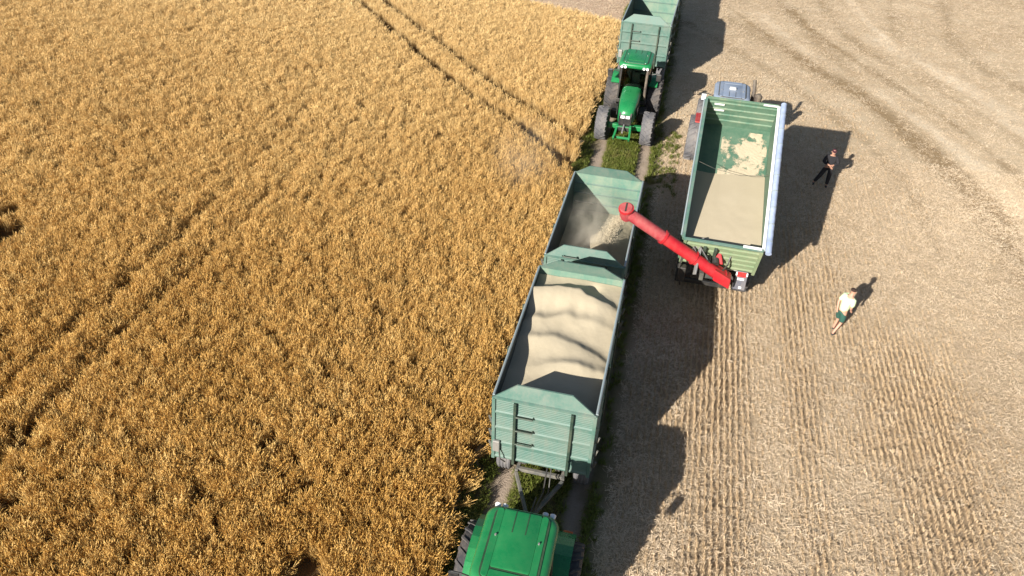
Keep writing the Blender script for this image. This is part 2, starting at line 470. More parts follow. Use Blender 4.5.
# ------------------------------------------------------------------ scattered plants (geometry nodes, one object per kind)
def plant_mesh(name, specs, mats):
    """specs: list of (verts, faces, material index)"""
    vs, fs, mi = [], [], []
    for v, f, m_ in specs:
        o = len(vs); vs += v; fs += [tuple(i + o for i in q) for q in f]; mi += [m_] * len(f)
    me = bpy.data.meshes.new(name); me.from_pydata(vs, [], fs)
    for m_ in mats: me.materials.append(MATS[m_])
    me.polygons.foreach_set('material_index', mi)
    return me
def blade(p, q, w0, w1, side):
    s = Vector(side).normalized()
    return ([tuple(p - s * w0), tuple(p + s * w0), tuple(q + s * w1), tuple(q - s * w1)], [(0, 1, 2, 3)])
def spindle(p, q, r):
    d = (q - p).normalized(); a = d.orthogonal().normalized(); b = d.cross(a)
    mid = p.lerp(q, 0.45)
    vs = [tuple(p)] + [tuple(mid + (a * cos(k * 2 * pi / 3) + b * sin(k * 2 * pi / 3)) * r) for k in range(3)] + [tuple(q)]
    fs = [(0, 1 + k, 1 + (k + 1) % 3) for k in range(3)] + [(4, 1 + (k + 1) % 3, 1 + k) for k in range(3)]
    return vs, fs
def wheat_tuft(rnd, n=24, rad=0.10, h=0.80, lean=0.13):
    sp = []
    for _ in range(n):
        a = rnd.uniform(0, 2 * pi); r = rad * sqrt(rnd.random())
        p = Vector((r * cos(a), r * sin(a), 0))
        b = rnd.uniform(0, 2 * pi); l = lean * rnd.random() ** 0.7
        hh = h * rnd.uniform(0.78, 1.05)
        q = p + Vector((l * cos(b), l * sin(b), hh))
        v, f = blade(p + Vector((0, 0, 0.2)), q, 0.006, 0.006, (-sin(b), cos(b), 0)); sp.append((v, f, 1))
        c = b + rnd.uniform(-0.7, 0.7); k_ = rnd.uniform(0.012, 0.062)
        e = q + Vector((cos(c) * k_, sin(c) * k_, rnd.uniform(0.035, 0.085)))
        v, f = spindle(q, e, 0.0125); sp.append((v, f, 0))
        # awns beyond the ear
        g = e + (e - q) * 0.65 + Vector((0, 0, 0.01))
        v, f = blade(e, g, 0.008, 0.002, (-sin(c), cos(c), 0.3)); sp.append((v, f, 0))
        if rnd.random() < 0.45:                                   # a dry hanging leaf
            z = rnd.uniform(0.5, 0.85); k = p.lerp(q, z); d = rnd.uniform(0, 2 * pi)
            e2 = k + Vector((cos(d) * 0.14, sin(d) * 0.14, rnd.uniform(-0.08, 0.08)))
            v, f = blade(k, e2, 0.007, 0.002, (-sin(d), cos(d), 0.2)); sp.append((v, f, 1))
    return sp
def stubble_tuft(rnd, n=11):
    sp = []
    for _ in range(n):
        p = Vector((rnd.gauss(0, 0.012), rnd.uniform(-0.07, 0.07), -0.01))
        q = p + Vector((rnd.gauss(0, 0.018), rnd.gauss(0, 0.035), rnd.uniform(0.10, 0.18)))
        a = rnd.uniform(0, pi)
        v, f = blade(p, q, 0.0045, 0.0045, (cos(a), sin(a), 0)); sp.append((v, f, 0))
    return sp
def litter_clump(rnd, n=26, rad=0.2):
    sp = []
    for _ in range(n):
        a = rnd.uniform(0, 2 * pi); r = rad * sqrt(rnd.random())
        p = Vector((r * cos(a), r * sin(a), rnd.uniform(0.005, 0.06)))
        d = rnd.uniform(0, 2 * pi); l = rnd.uniform(0.05, 0.15)
        q = p + Vector((cos(d) * l, sin(d) * l, rnd.uniform(-0.02, 0.05)))
        v, f = blade(p, q, 0.0048, 0.004, (-sin(d), cos(d), rnd.uniform(-0.5, 0.5))); sp.append((v, f, 0))
    return sp
def grass_tuft(rnd, n=15, h=0.2):
    sp = []
    for _ in range(n):
        a = rnd.uniform(0, 2 * pi); r = 0.06 * sqrt(rnd.random())
        p = Vector((r * cos(a), r * sin(a), -0.01)); b = rnd.uniform(0, 2 * pi)
        q = p + Vector((cos(b) * 0.07, sin(b) * 0.07, h * rnd.uniform(0.5, 1)))
        e = q + Vector((cos(b) * 0.08, sin(b) * 0.08, -h * rnd.uniform(-0.1, 0.3)))
        v, f = blade(p, q, 0.008, 0.008, (-sin(b), cos(b), 0)); sp.append((v, f, 0))
        v, f = blade(q, e, 0.008, 0.002, (-sin(b), cos(b), 0)); sp.append((v, f, 0))
    return sp
def scatter(name, label, cat, variants, pos, rot, scl, mats):
    coll = bpy.data.collections.new(name + '_plants')
    for i, sp in enumerate(variants):
        me = plant_mesh('%s_plant_%d' % (name, i), sp, mats)
        coll.objects.link(bpy.data.objects.new('%s_plant_%d' % (name, i), me))
    n = len(pos)
    me = bpy.data.meshes.new(name); me.vertices.add(n)
    me.vertices.foreach_set('co', np.asarray(pos, np.float32).ravel())
    for an, arr in (('rot', rot), ('scl', scl)):
        a = me.attributes.new(an, 'FLOAT_VECTOR', 'POINT'); a.data.foreach_set('vector', np.asarray(arr, np.float32).ravel())
    a = me.attributes.new('pick', 'INT', 'POINT'); a.data.foreach_set('value', RNG.integers(0, len(variants), n).astype(np.int32))
    for m_ in mats: me.materials.append(MATS[m_])
    o = bpy.data.objects.new(name, me); COL.objects.link(o)
    tag(o, label, cat, None, 'stuff')
    g = bpy.data.node_groups.new(name, 'GeometryNodeTree')
    g.interface.new_socket('Geometry', in_out='INPUT', socket_type='NodeSocketGeometry')
    g.interface.new_socket('Geometry', in_out='OUTPUT', socket_type='NodeSocketGeometry')
    gi, go = g.nodes.new('NodeGroupInput'), g.nodes.new('NodeGroupOutput')
    iop = g.nodes.new('GeometryNodeInstanceOnPoints')
    ci = g.nodes.new('GeometryNodeCollectionInfo')
    ci.inputs['Collection'].default_value = coll
    ci.inputs['Separate Children'].default_value = True
    ci.inputs['Reset Children'].default_value = True
    def na(nm, ty):
        q = g.nodes.new('GeometryNodeInputNamedAttribute'); q.data_type = ty; q.inputs[0].default_value = nm; return q.outputs[0]
    e2r = g.nodes.new('FunctionNodeEulerToRotation')
    L = g.links.new
    L(gi.outputs[0], iop.inputs['Points']); L(ci.outputs[0], iop.inputs['Instance'])
    iop.inputs['Pick Instance'].default_value = True
    L(na('pick', 'INT'), iop.inputs['Instance Index'])
    L(na('rot', 'FLOAT_VECTOR'), e2r.inputs[0]); L(e2r.outputs[0], iop.inputs['Rotation'])
    L(na('scl', 'FLOAT_VECTOR'), iop.inputs['Scale'])
    L(iop.outputs[0], go.inputs[0])
    md = o.modifiers.new('plants', 'NODES'); md.node_group = g
    return o
def jitter_grid(x0, x1, y0, y1, step):
    xs, ys = np.arange(x0, x1, step), np.arange(y0, y1, step)
    X, Y = np.meshgrid(xs, ys)
    X = X + RNG.uniform(-0.5, 0.5, X.shape) * step; Y = Y + RNG.uniform(-0.5, 0.5, X.shape) * step
    return X.ravel(), Y.ravel()
# --- wheat
def poly_px(*p): return np.array(p, float)
TRAM = [(smooth_poly([(-27, 53), (-20.17, 45.55), (-13.53, 38.23), (-9.47, 33.97), (-7.59, 32.61), (-3.5, 28.6)]), 0.34, 1.0),
        (smooth_poly([(-26, 54), (-18.54, 46.06), (-12.67, 39.89), (-9.05, 36.01), (-3.5, 31.1)]), 0.34, 1.0),
        (smooth_poly([(-6.2, 31.6), (-3.5, 30.1)]), 0.16, 0.7),
        (smooth_poly([(-15.6, 3), (-15.56, 9.5), (-15.6, 13.8), (-15.3, 17.2), (-15.0, 23), (-15.14, 30.3)]), 0.21, 0.0),
        (smooth_poly([(-17.4, 3), (-17.26, 13.4), (-16.99, 15.7), (-16.8, 24), (-16.9, 31)]), 0.18, 0.0)]
xa, ya = jitter_grid(-54, -3.2, 2.5, 26, 0.132)
xb, yb = jitter_grid(-54, -3.2, 26, 60, 0.175)
wx, wy = np.concatenate([xa, xb]), np.concatenate([ya, yb])
keep = in_crop(wx, wy) & (wx > -30 - wy * 0.5)
keep &= ~((wx < -22 - (wy - 2) * 0.9) & (wy < 24))
for pl, w, full in TRAM:
    d = dist_poly(wx, wy, pl)
    if full > 0:
        keep &= ~((d < w * (0.85 + 0.3 * vnoise(wx, wy, 0.8, 5))) & (RNG.random(len(wx)) < 0.9 + 0.1 * full))
    else:       # an older, partly closed wheel track: gaps only here and there
        gap = (fbm(wx, wy, 1.3, 95) > 0.47) & (wy < 18.5) | (fbm(wx, wy, 1.3, 95) > 0.66)
        keep &= ~((d < w * 1.1) & gap & (RNG.random(len(wx)) < 0.85))
        keep &= ~((d < 0.20) & (RNG.random(len(wx)) < 0.5 * (1 - 0.85 * sstep(17, 26, wy))))
for hx, hy, hr in ((-23.1, 17.6, 0.85), (-6.45, 7.75, 0.56), (-24.0, 19.2, 0.4), (-9.2, 11.2, 0.25), (-14.4, 7.9, 0.3)):
    keep &= np.hypot(wx - hx, (wy - hy) * 0.8) > hr * (0.7 + 0.6 * vnoise(wx, wy, 0.4, 6))
keep &= RNG.random(len(wx)) < 0.30 + 1.1 * fbm(wx, wy, 0.55, 7) + 0.2 * np.clip((wy - 20) / 20, 0, 1)
wx, wy = wx[keep], wy[keep]
nw = len(wx)
old = np.minimum(dist_poly(wx, wy, TRAM[3][0]), dist_poly(wx, wy, TRAM[4][0]))
hgt = 0.74 - 0.22 * np.exp(-(old / 0.26) ** 2) * (1 - 0.75 * sstep(17, 26, wy)) + 0.34 * fbm(wx, wy, 0.5, 8) + RNG.uniform(-0.11, 0.11, nw) + 0.16 * (fbm(wx, wy, 6, 9) - 0.5)
edge = np.clip(1 - (crop_edge(wy) - wx) / 0.45, 0, 1)
tilt = RNG.normal(0, 0.13, (nw, 2))
tilt[:, 1] += edge * RNG.uniform(-0.1, 1.0, nw) * (RNG.random(nw) < 0.6)
far = np.clip((wy - 26) / 25, 0, 1)
sxy = 0.88 + 0.30 * far + RNG.uniform(-0.1, 0.15, nw)
wrot = np.stack([tilt[:, 0], tilt[:, 1], RNG.uniform(0, 6.28, nw) * (edge < 0.05)], -1)
rnd = random.Random(3)
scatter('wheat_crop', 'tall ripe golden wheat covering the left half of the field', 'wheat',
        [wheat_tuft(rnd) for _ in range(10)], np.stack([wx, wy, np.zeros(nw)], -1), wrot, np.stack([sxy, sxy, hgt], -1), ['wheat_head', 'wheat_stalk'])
# --- stubble in drill rows
ROW = 0.175
rx, ry = [], []
for xr in np.arange(0.45, 15.0, ROW):
    yy = np.arange(3, 46, 0.07); yy = yy + RNG.uniform(-0.035, 0.035, len(yy))
    rx.append(xr + RNG.normal(0, 0.014, len(yy)) + 0.05 * np.sin(yy * 0.21) + 0.03 * (vnoise(yy, yy * 0 + xr * 7, 1.6, 25) - 0.5)); ry.append(yy)
rx, ry = np.concatenate(rx), np.concatenate(ry)
rv = row_value(rx, ry)
fade = (1 - sstep(9.5, 14.0, rx + 3 * (fbm(rx, ry, 4, 26) - 0.5))) * (1 - sstep(30, 44, ry + 6 * (fbm(rx, ry, 4, 27) - 0.5)))
k = RNG.random(len(rx)) < np.clip((0.12 + 0.6 * sstep(0.34, 0.6, fbm(rx, ry, 1.5, 24)) * (0.35 + rv) + 0.6 * rv) * fade, 0, 0.94)
rx, ry, rv = rx[k], ry[k], rv[k]
ns = len(rx)
sc = (0.45 + 0.42 * np.clip(rv, 0, 1)) * RNG.uniform(0.6, 1.3, ns)
scatter('stubble_rows', 'short cut stubble standing in straight drill rows', 'stubble', [stubble_tuft(rnd) for _ in range(8)],
        np.stack([rx, ry, ground_z(rx, ry)], -1), np.stack([RNG.normal(0, .08, ns), RNG.normal(0, .08, ns), RNG.normal(0, 0.06, ns) + pi * RNG.integers(0, 2, ns)], -1),
        np.stack([np.ones(ns)] * 2 + [sc], -1), ['stubble'])
# --- loose straw
xa, ya = jitter_grid(0.3, 17, 4, 34, 0.155)
xb, yb = jitter_grid(0.3, 34, 34, 72, 0.29)
xc, yc = jitter_grid(17, 34, 18, 34, 0.29)
xd, yd = jitter_grid(-20, -3.5, 46, 60, 0.32)
kd = ~in_crop(xd, yd)
lx, ly = np.concatenate([xa, xb, xc, xd[kd]]), np.concatenate([ya, yb, yc, yd[kd]])
dens = np.clip(0.88 - 0.58 * row_value(lx, ly), 0.18, 1) * (0.55 + 0.8 * fbm(lx, ly, 2.2, 21)) + 0.25 * np.clip(band_value(lx, ly), -1, 1)
k = (RNG.random(len(lx)) < dens) & (lx + 0.6 * (fbm(lx, ly, 1.1, 80) - 0.5) > TRACK_R) | (lx < -3.5)
lx, ly = lx[k], ly[k]; nl = len(lx)
ls = RNG.uniform(0.75, 1.25, nl) * (1 + 0.45 * np.clip((ly - 34) / 20, 0, 1))
scatter('loose_straw', 'loose chopped straw strewn over the stubble', 'straw', [litter_clump(rnd) for _ in range(8)],
        np.stack([lx, ly, ground_z(lx, ly)], -1), np.stack([RNG.normal(0, .06, nl), RNG.normal(0, .06, nl), RNG.uniform(0, 6.28, nl)], -1),
        np.stack([ls, ls, RNG.uniform(0.6, 1.6, nl)], -1), ['straw'])
# --- grass on the track
xg, yg = jitter_grid(CROP_X - 0.1, 1.0, 5, 52, 0.085)
rd = np.minimum(np.abs(xg - RUT_X[0]), np.abs(xg - RUT_X[1]))
k = (rd > 0.2 + 0.2 * fbm(xg, yg, 0.8, 31)) & (RNG.random(len(xg)) < np.clip(1.5 * fbm(xg, yg, 0.9, 33) - 0.12, 0, 1) * (1 - sstep(-0.4, 0.15, xg) * np.where((yg > 28) & (yg < 34), 0.72, 1.0)))
xg, yg = xg[k], yg[k]; ng = len(xg)
gs = RNG.uniform(0.55, 1.25, ng)
scatter('track_grass', 'short green and yellowing grass between the wheel ruts', 'grass', [grass_tuft(rnd) for _ in range(8)],
        np.stack([xg, yg, ground_z(xg, yg)], -1), np.stack([RNG.normal(0, .1, ng), RNG.normal(0, .1, ng), RNG.uniform(0, 6.28, ng)], -1),
        np.stack([gs, gs, gs], -1), ['grass'])

# ------------------------------------------------------------------ wheels
def wheel(parent, x, y, r, w, rim_r, side, lugs=0, tyre='rubber', rim='rim_green'):
    """wheel on an axle along X; side +1 / -1 is the outer side. tyre and rim are sub-parts"""
    hub = MB().lathe_x([(-w * 0.25, 0.02), (-w * 0.25, 0.16), (w * 0.25, 0.16), (w * 0.25, 0.02)], 14).build('wheel', rim, parent)
    hub.location = (x, y, r)
    n = 40
    pr = [(-w * 0.40, rim_r), (-w * 0.5, rim_r + (r - rim_r) * 0.35), (-w * 0.5, rim_r + (r - rim_r) * 0.7), (-w * 0.42, r * 0.955), (-w * 0.2, r * 0.968),
          (w * 0.2, r * 0.968), (w * 0.42, r * 0.955), (w * 0.5, rim_r + (r - rim_r) * 0.7), (w * 0.5, rim_r + (r - rim_r) * 0.35), (w * 0.40, rim_r)]
    b = MB().lathe_x(pr, n)
    if lugs:                                                # chevron tread bars
        for k in range(lugs):
            for s in (-1, 1):
                a0 = 2 * pi * (k + (0.5 if s > 0 else 0)) / lugs
                sk = 2 * pi / lugs * 1.05
                vs = []
                for i, (u, rr) in enumerate(((0.03, r * 1.0), (0.27, r), (0.50, r * 0.975))):
                    a = a0 - sk * u * 2 * 0.8
                    da = 0.030 + 0.006 * i
                    for aa, q in ((a - da, r * 0.945), (a - da * 0.8, rr), (a + da * 0.8, rr), (a + da, r * 0.945)):
                        vs.append((s * u * w, q * cos(aa), q * sin(aa)))
                fs = []
                for i in range(2):
                    o = i * 4
                    fs += [(o, o + 1, o + 5, o + 4), (o + 1, o + 2, o + 6, o + 5), (o + 2, o + 3, o + 7, o + 6)]
                fs += [(0, 3, 2, 1), (8, 9, 10, 11)]
                b.add(vs, fs)
    else:                                                   # ribbed trailer tyre
        for u in (-0.3, -0.1, 0.1, 0.3):
            b.lathe_x([((u - 0.07) * w, r * 0.95), ((u - 0.06) * w, r), ((u + 0.06) * w, r), ((u + 0.07) * w, r * 0.95)], n)
    b.build('tyre', tyre, hub, smooth=True)
    q = side
    MB().lathe_x([(-q * w * 0.40, rim_r), (-q * w * 0.38, rim_r * 0.94), (q * w * 0.05, rim_r * 0.9), (q * w * 0.10, rim_r * 0.5), (q * w * 0.16, rim_r * 0.35), (q * w * 0.16, 0.02)], 28).add([], []).build('rim', rim, hub, smooth=True)
    g = MB()
    for k in range(8):
        a = 2 * pi * k / 8
        g.lathe_x([(q * w * 0.1, 0.001), (q * w * 0.1, 0.018), (q * w * 0.16, 0.018), (q * w * 0.16, 0.001)], 6, 0, rim_r * 0.62 * cos(a), rim_r * 0.62 * sin(a))
    tag(g.build('wheel_bolts', 'steel', hub), None, None, None, 'stuff')
    return hub

# ------------------------------------------------------------------ tractors (built facing -Y, rear axle at the origin)
def tractor(name, loc, rz, label, body, roof, rim, mast=False, tyre='rubber', track=1.02):
    t = empty(name, loc, rz, label, 'tractor')
    RR, FR = 1.02, 0.78
    for s in (-1, 1):
        wheel(t, s * track, 0, RR, 0.68, 0.55, s, 22, tyre if mast else 'rubber', rim)
        wheel(t, s * 1.07, -3.0, FR, 0.54, 0.40, s, 19, tyre, rim)
    # chassis, axles, transmission
    MB().box(-0.24, 0.24, -3.3, 0.5, 0.75, 1.15).box(-0.34, 0.34, -0.5, 0.45, 0.65, 1.35).build('chassis', 'tractor_black', t, 0.04)
    MB().tube([(-0.75, 0, RR), (0.75, 0, RR)], 0.15, 12).build('rear_axle', 'tractor_black', t, smooth=True)
    MB().bar((-0.82, -3.0, 0.74), (0.82, -3.0, 0.74), 0.22, 0.24).build('front_axle', body, t, 0.04)
    # hood: lofted, lower and narrower towards the nose, with a black grille
    rings = []
    for y, wd, z0, z1 in ((-1.32, 0.92, 1.12, 2.02), (-1.9, 0.90, 1.10, 1.99), (-2.4, 0.88, 1.08, 1.93), (-2.85, 0.80, 1.05, 1.83), (-3.15, 0.68, 1.02, 1.70), (-3.30, 0.54, 1.05, 1.50)):
        h = wd / 2; c = 0.17
        rings.append([(-h, y, z0), (-h, y, z1 - c), (-h + c * 0.35, y, z1 - c * 0.35), (-h + c * 1.3, y, z1), (h - c * 1.3, y, z1), (h - c * 0.35, y, z1 - c * 0.35), (h, y, z1 - c), (h, y, z0)])
    hood = MB().loft(rings).build('hood', body, t, smooth=True)
    MB().prism([(-3.335, 0.98), (-3.22, 0.98), (-3.22, 1.55), (-3.335, 1.40)], 0, -0.30, 0.30).build('grille', 'tractor_black', hood, 0.02)
    for s in (-1, 1):
        MB().prism([(-3.36, 1.30), (-3.20, 1.28), (-3.20, 1.45), (-3.34, 1.42)], 0, s * 0.12 - 0.095, s * 0.12 + 0.095).build('headlight', 'lamp_glass', hood, 0.015)
        MB().box(s * 0.47 - 0.02, s * 0.47 + 0.02, -2.8, -1.8, 1.2, 1.62).build('side_grille', 'tractor_black', hood)
    # front linkage and weight frame
    fl = MB().box(-0.26, 0.26, -3.62, -3.1, 0.78, 1.0)
    fl.build('front_support', 'tractor_black', t, 0.03)
    for s in (-1, 1):
        b = MB().bar((s * 0.30, -3.42, 0.98), (s * 0.36, -4.15, 0.62), 0.10, 0.16).bar((s * 0.36, -4.13, 0.62), (s * 0.36, -4.26, 0.80), 0.09, 0.12)
        b.build('linkage_arm', body, t, 0.02)
    MB().bar((-0.40, -4.02, 0.66), (0.40, -4.02, 0.66), 0.10, 0.10).bar((-0.36, -3.55, 0.93), (0.36, -3.55, 0.93), 0.12, 0.16).build('linkage_crossbar', body, t, 0.02)
    MB().tube([(0, -3.5, 1.05), (0, -4.1, 0.95)], 0.04, 8).build('top_link', 'steel', t)
    # cab: floor, pillars, glass, seat, wheel
    CF, CR, ZB, ZT = -1.35, 0.18, 1.35, 2.98
    MB().box(-0.72, 0.72, CF, CR, 1.15, ZB).build('cab_floor', 'tractor_black', t, 0.03)
    P = {}
    for s in (-1, 1):
        P[s] = [((s * 0.66, CF, ZB), (s * 0.62, CF + 0.18, ZT)), ((s * 0.78, -0.55, ZB), (s * 0.74, -0.52, ZT)), ((s * 0.72, CR, ZB), (s * 0.68, CR - 0.05, ZT))]
        for a, b in P[s]: MB().bar(a, b, 0.07, 0.09, (0, 1, 0)).build('cab_pillar', 'tractor_black', t, 0.015)
    def pane(nm, a, b, c, d):
        vs = [Vector(q) for q in (a, b, c, d)]
        n = (vs[1] - vs[0]).cross(vs[3] - vs[0]).normalized() * 0.004
        MB().loft([[tuple(v - n) for v in vs], [tuple(v + n) for v in vs]]).build(nm, 'glass', t)
    pane('windscreen', P[-1][0][0], P[1][0][0], P[1][0][1], P[-1][0][1])
    pane('rear_window', P[-1][2][0], P[1][2][0], P[1][2][1], P[-1][2][1])
    for s in (-1, 1):
        pane('door_window', P[s][0][0], P[s][1][0], P[s][1][1], P[s][0][1])
        pane('side_window', P[s][1][0], P[s][2][0], P[s][2][1], P[s][1][1])
    MB().box(-0.25, 0.25, -0.75, -0.25, 1.36, 1.80).box(-0.24, 0.24, -0.30, -0.16, 1.78, 2.38).build('seat', 'seat_cloth', t, 0.06)
    sw = MB().tube([(0.19 * cos(a), -1.0 + 0.17 * sin(a), 2.02 + 0.08 * sin(a)) for a in [2 * pi * k / 16 for k in range(17)]], 0.018, 6)
    sw.tube([(0, -1.12, 1.4), (0, -1.0, 2.02)], 0.035, 6).build('steering_wheel', 'tractor_black', t, smooth=True)
    # roof: domed shell with raised panels parted by grooves
    z = ZT
    rl, cy = 1.86, -0.62
    RS = 0.92
    rg = [rrect(1.50, rl - 0.10, 0.22, 5, 0, cy, z), rrect(1.68, rl, 0.26, 5, 0, cy, z + 0.06), rrect(1.70, rl, 0.28, 5, 0, cy, z + 0.14),
          rrect(1.62, rl - 0.08, 0.28, 5, 0, cy, z + 0.215), rrect(1.44, rl - 0.22, 0.24, 5, 0, cy, z + 0.245), rrect(0.9, rl - 0.6, 0.2, 5, 0, cy, z + 0.262)]
    rg = [[(x * RS, y, z_) for x, y, z_ in r_] for r_ in rg]
    rf = MB().loft(rg).build('cab_roof', roof, t, smooth=True)
    zt = z + 0.236
    groove = 'groove' if roof == 'tractor_green' else 'chassis_grey'
    MB().loft([rrect(1.19, rl - 0.14, 0.20, 5, 0, cy, zt), rrect(1.19, rl - 0.16, 0.20, 5, 0, cy, zt + 0.030)]).build('roof_seam', groove, rf)
    MB().loft([rrect(0.80, rl - 0.50, 0.04, 3, 0, cy + 0.13, zt + 0.02), rrect(0.80, rl - 0.50, 0.04, 3, 0, cy + 0.13, zt + 0.045), rrect(0.76, rl - 0.54, 0.04, 3, 0, cy + 0.13, zt + 0.052)]).build('roof_hatch', roof, rf, smooth=True)
    for gx_ in (-0.14, 0.14):
        MB().box(gx_ - 0.012, gx_ + 0.012, cy + 0.28, cy + 0.80, zt + 0.048, zt + 0.056).build('hatch_groove', groove, rf)
    for s in (-1, 1):
        MB().loft([[(s * x, y, zz) for x, y, _ in rrect(0.15, rl - 0.26, 0.07, 4, 0.475, cy + 0.02)] for zz in (zt + 0.01, zt + 0.042)]).build('roof_side_panel', roof, rf, 0.012)
        MB().tube([(s * 0.455, cy + 0.15, zt + 0.03), (s * 0.455, cy + 0.15, zt + 0.075)], 0.022, 8).build('roof_bolt', 'steel', rf)
    MB().loft([[(x, y, zz) for x, y, _ in rrect(0.80, 0.24, 0.05, 4, 0, cy - 0.72)] for zz in (zt + 0.01, zt + 0.042)]).build('roof_front_panel', roof, rf, 0.012)
    # lamps round the roof
    for s in (-1, 1):
        for k_, xx in enumerate((0.44, 0.60)):
            MB().tube([(s * xx, cy + rl / 2 - 0.03, z + 0.10), (s * xx, cy + rl / 2 + 0.07, z + 0.10)], [0.05, 0.07], 10).build('work_light', 'lamp_glass', rf, smooth=True)
            MB().tube([(s * xx, cy - rl / 2 + 0.03, z + 0.08), (s * xx, cy - rl / 2 - 0.06, z + 0.08)], [0.05, 0.065], 10).build('work_light', 'lamp_glass', rf, smooth=True)
        # fenders, tail lamps, mirrors, steps
        outer, inner = [], []
        for k_ in range(11):
            a = radians(-15 + k_ * 14.5)
            outer.append(((RR + 0.16) * cos(a), RR + (RR + 0.13) * sin(a)))
        arc = outer + [(p[0] * 0.965, RR + (p[1] - RR) * 0.955) for p in reversed(outer)]
        fd = MB(); n_ = len(outer)
        x0, x1 = s * 0.66, s * 1.12
        for i in range(n_ - 1):
            q = [outer[i], outer[i + 1], arc[2 * n_ - 2 - i], arc[2 * n_ - 1 - i]]
            fd.loft([[(x0, yy, zz) for yy, zz in q], [(x1, yy, zz) for yy, zz in q]])
        fe = fd.build('fender', body, t, smooth=True)
        MB().box(min(s * 0.72, s * 0.70), max(s * 0.72, s * 0.70), -0.9, 0.9, 1.0, 1.9).build('fender_panel', body, fe)
        MB().box(s * 0.92 - 0.11, s * 0.92 + 0.11, 1.04, 1.12, 1.42, 1.52).build('tail_lamp', 'orange_lens', fe, 0.01)
        MB().tube([(s * 0.66, CF + 0.2, 2.60), (s * 1.0, CF + 0.20, 2.70), (s * 1.22, CF + 0.20, 2.70)], 0.02, 6).build('mirror_arm', 'tractor_black', t)
        MB().box(s * 1.16 - 0.12, s * 1.16 + 0.12, CF + 0.16, CF + 0.22, 2.36, 2.70).build('mirror', 'tractor_black', t, 0.03)
        MB().box(s * 1.16 - 0.10, s * 1.16 + 0.10, CF + 0.22, CF + 0.226, 2.39, 2.67).build('mirror_glass', 'lamp_glass', t)
        MB().box(s * 0.82 - 0.1, s * 0.82 + 0.14, -1.5, -1.15, 0.5, 0.54).box(s * 0.82 - 0.1, s * 0.82 + 0.14, -1.45, -1.12, 0.85, 0.89).box(s * 0.80, s * 0.84, -1.5, -1.46, 0.5, 1.2).build('cab_steps', 'tractor_black', t)
        MB().box(s * 0.64 - 0.2, s * 0.64 + 0.2, -2.1, -1.35, 0.62, 1.12).build('fuel_tank', 'tractor_black', t, 0.08)
        # front mudguards
        mg = MB(); pts = [(-3.0 + (FR + 0.09) * cos(radians(a)), FR + (FR + 0.07) * sin(radians(a))) for a in range(35, 136, 12)]
        for (ya_, za_), (yb_, zb_) in zip(pts[:-1], pts[1:]):
            mg.loft([[(s * 0.86, ya_, za_), (s * 0.86, yb_, zb_), (s * 0.86, yb_, zb_ - 0.02), (s * 0.86, ya_, za_ - 0.02)], [(s * 1.02, ya_, za_), (s * 1.02, yb_, zb_), (s * 1.02, yb_, zb_ - 0.02), (s * 1.02, ya_, za_ - 0.02)]])
        if not mast: pass
    MB().tube([(0.62, CF - 0.10, 1.5), (0.62, CF - 0.10, 2.75), (0.64, CF - 0.02, 2.95)] if not mast else [(-0.92, CF + 0.55, 1.5), (-0.92, CF + 0.55, 3.25), (-0.86, CF + 0.3, 3.62)], 0.065 if not mast else 0.085, 10).build('exhaust_pipe', 'exhaust', t, smooth=True)
    if mast:
        MB().tube([(-1.12, CF + 0.85, 2.35), (-1.12, CF + 0.85, 3.16), (-1.12, CF + 0.85, 3.24)], [0.15, 0.17, 0.09], 12).build('air_cleaner', 'exhaust', t, smooth=True)
        MB().box(-0.14, 0.14, cy - 0.1, cy + 0.1, zt + 0.05, zt + 0.13).build('beacon', 'white_paint', rf, 0.03)
        MB().box(1.02, 1.36, -0.1, 0.85, 2.16, 2.22).build('fender_extension', body, t, 0.03)
    # drawbar hitch and lower links
    MB().bar((0, 0.3, 0.62), (0, 1.25, 0.62), 0.16, 0.10).bar((0, 0.45, 0.72), (0, 0.45, 1.2), 0.36, 0.12).build('hitch', 'tractor_black', t, 0.01)
    for s in (-1, 1): MB().bar((s * 0.3, 0.35, 0.7), (s * 0.42, 1.15, 0.78), 0.07, 0.10).tube([(s * 0.36, 0.75, 0.75), (s * 0.3, 0.4, 1.35)], 0.03, 6).build('lower_link', 'tractor_black', t)
    MB().tube([(-0.1, 0.45, 1.15), (-0.2, 0.9, 1.0), (-0.12, 1.6, 0.9), (-0.05, 2.2, 1.0)], 0.022, 6).build('hose', 'tractor_black', t)
    return t
T1_LOC = (-1.50, 8.84, 0)
tractor('tractor', T1_LOC, 0, 'green tractor cut off by the bottom edge, seen from behind its cab roof', 'tractor_green', 'tractor_green', 'rim_green')
tractor('tractor', (-1.60, 35.5, 0), radians(-1.5), 'green tractor facing the viewer, in front of the farthest trailer', 'tractor_green', 'tractor_green', 'rim_green', tyre='rubber_dusty')
tractor('tractor', (2.80, 31.65, 0), pi + radians(-1.8), 'red tractor with grey roof mostly hidden behind the raised tipping trailer', 'tractor_red', 'roof_grey', 'rim_grey', True, 'rubber_dusty', 1.24)

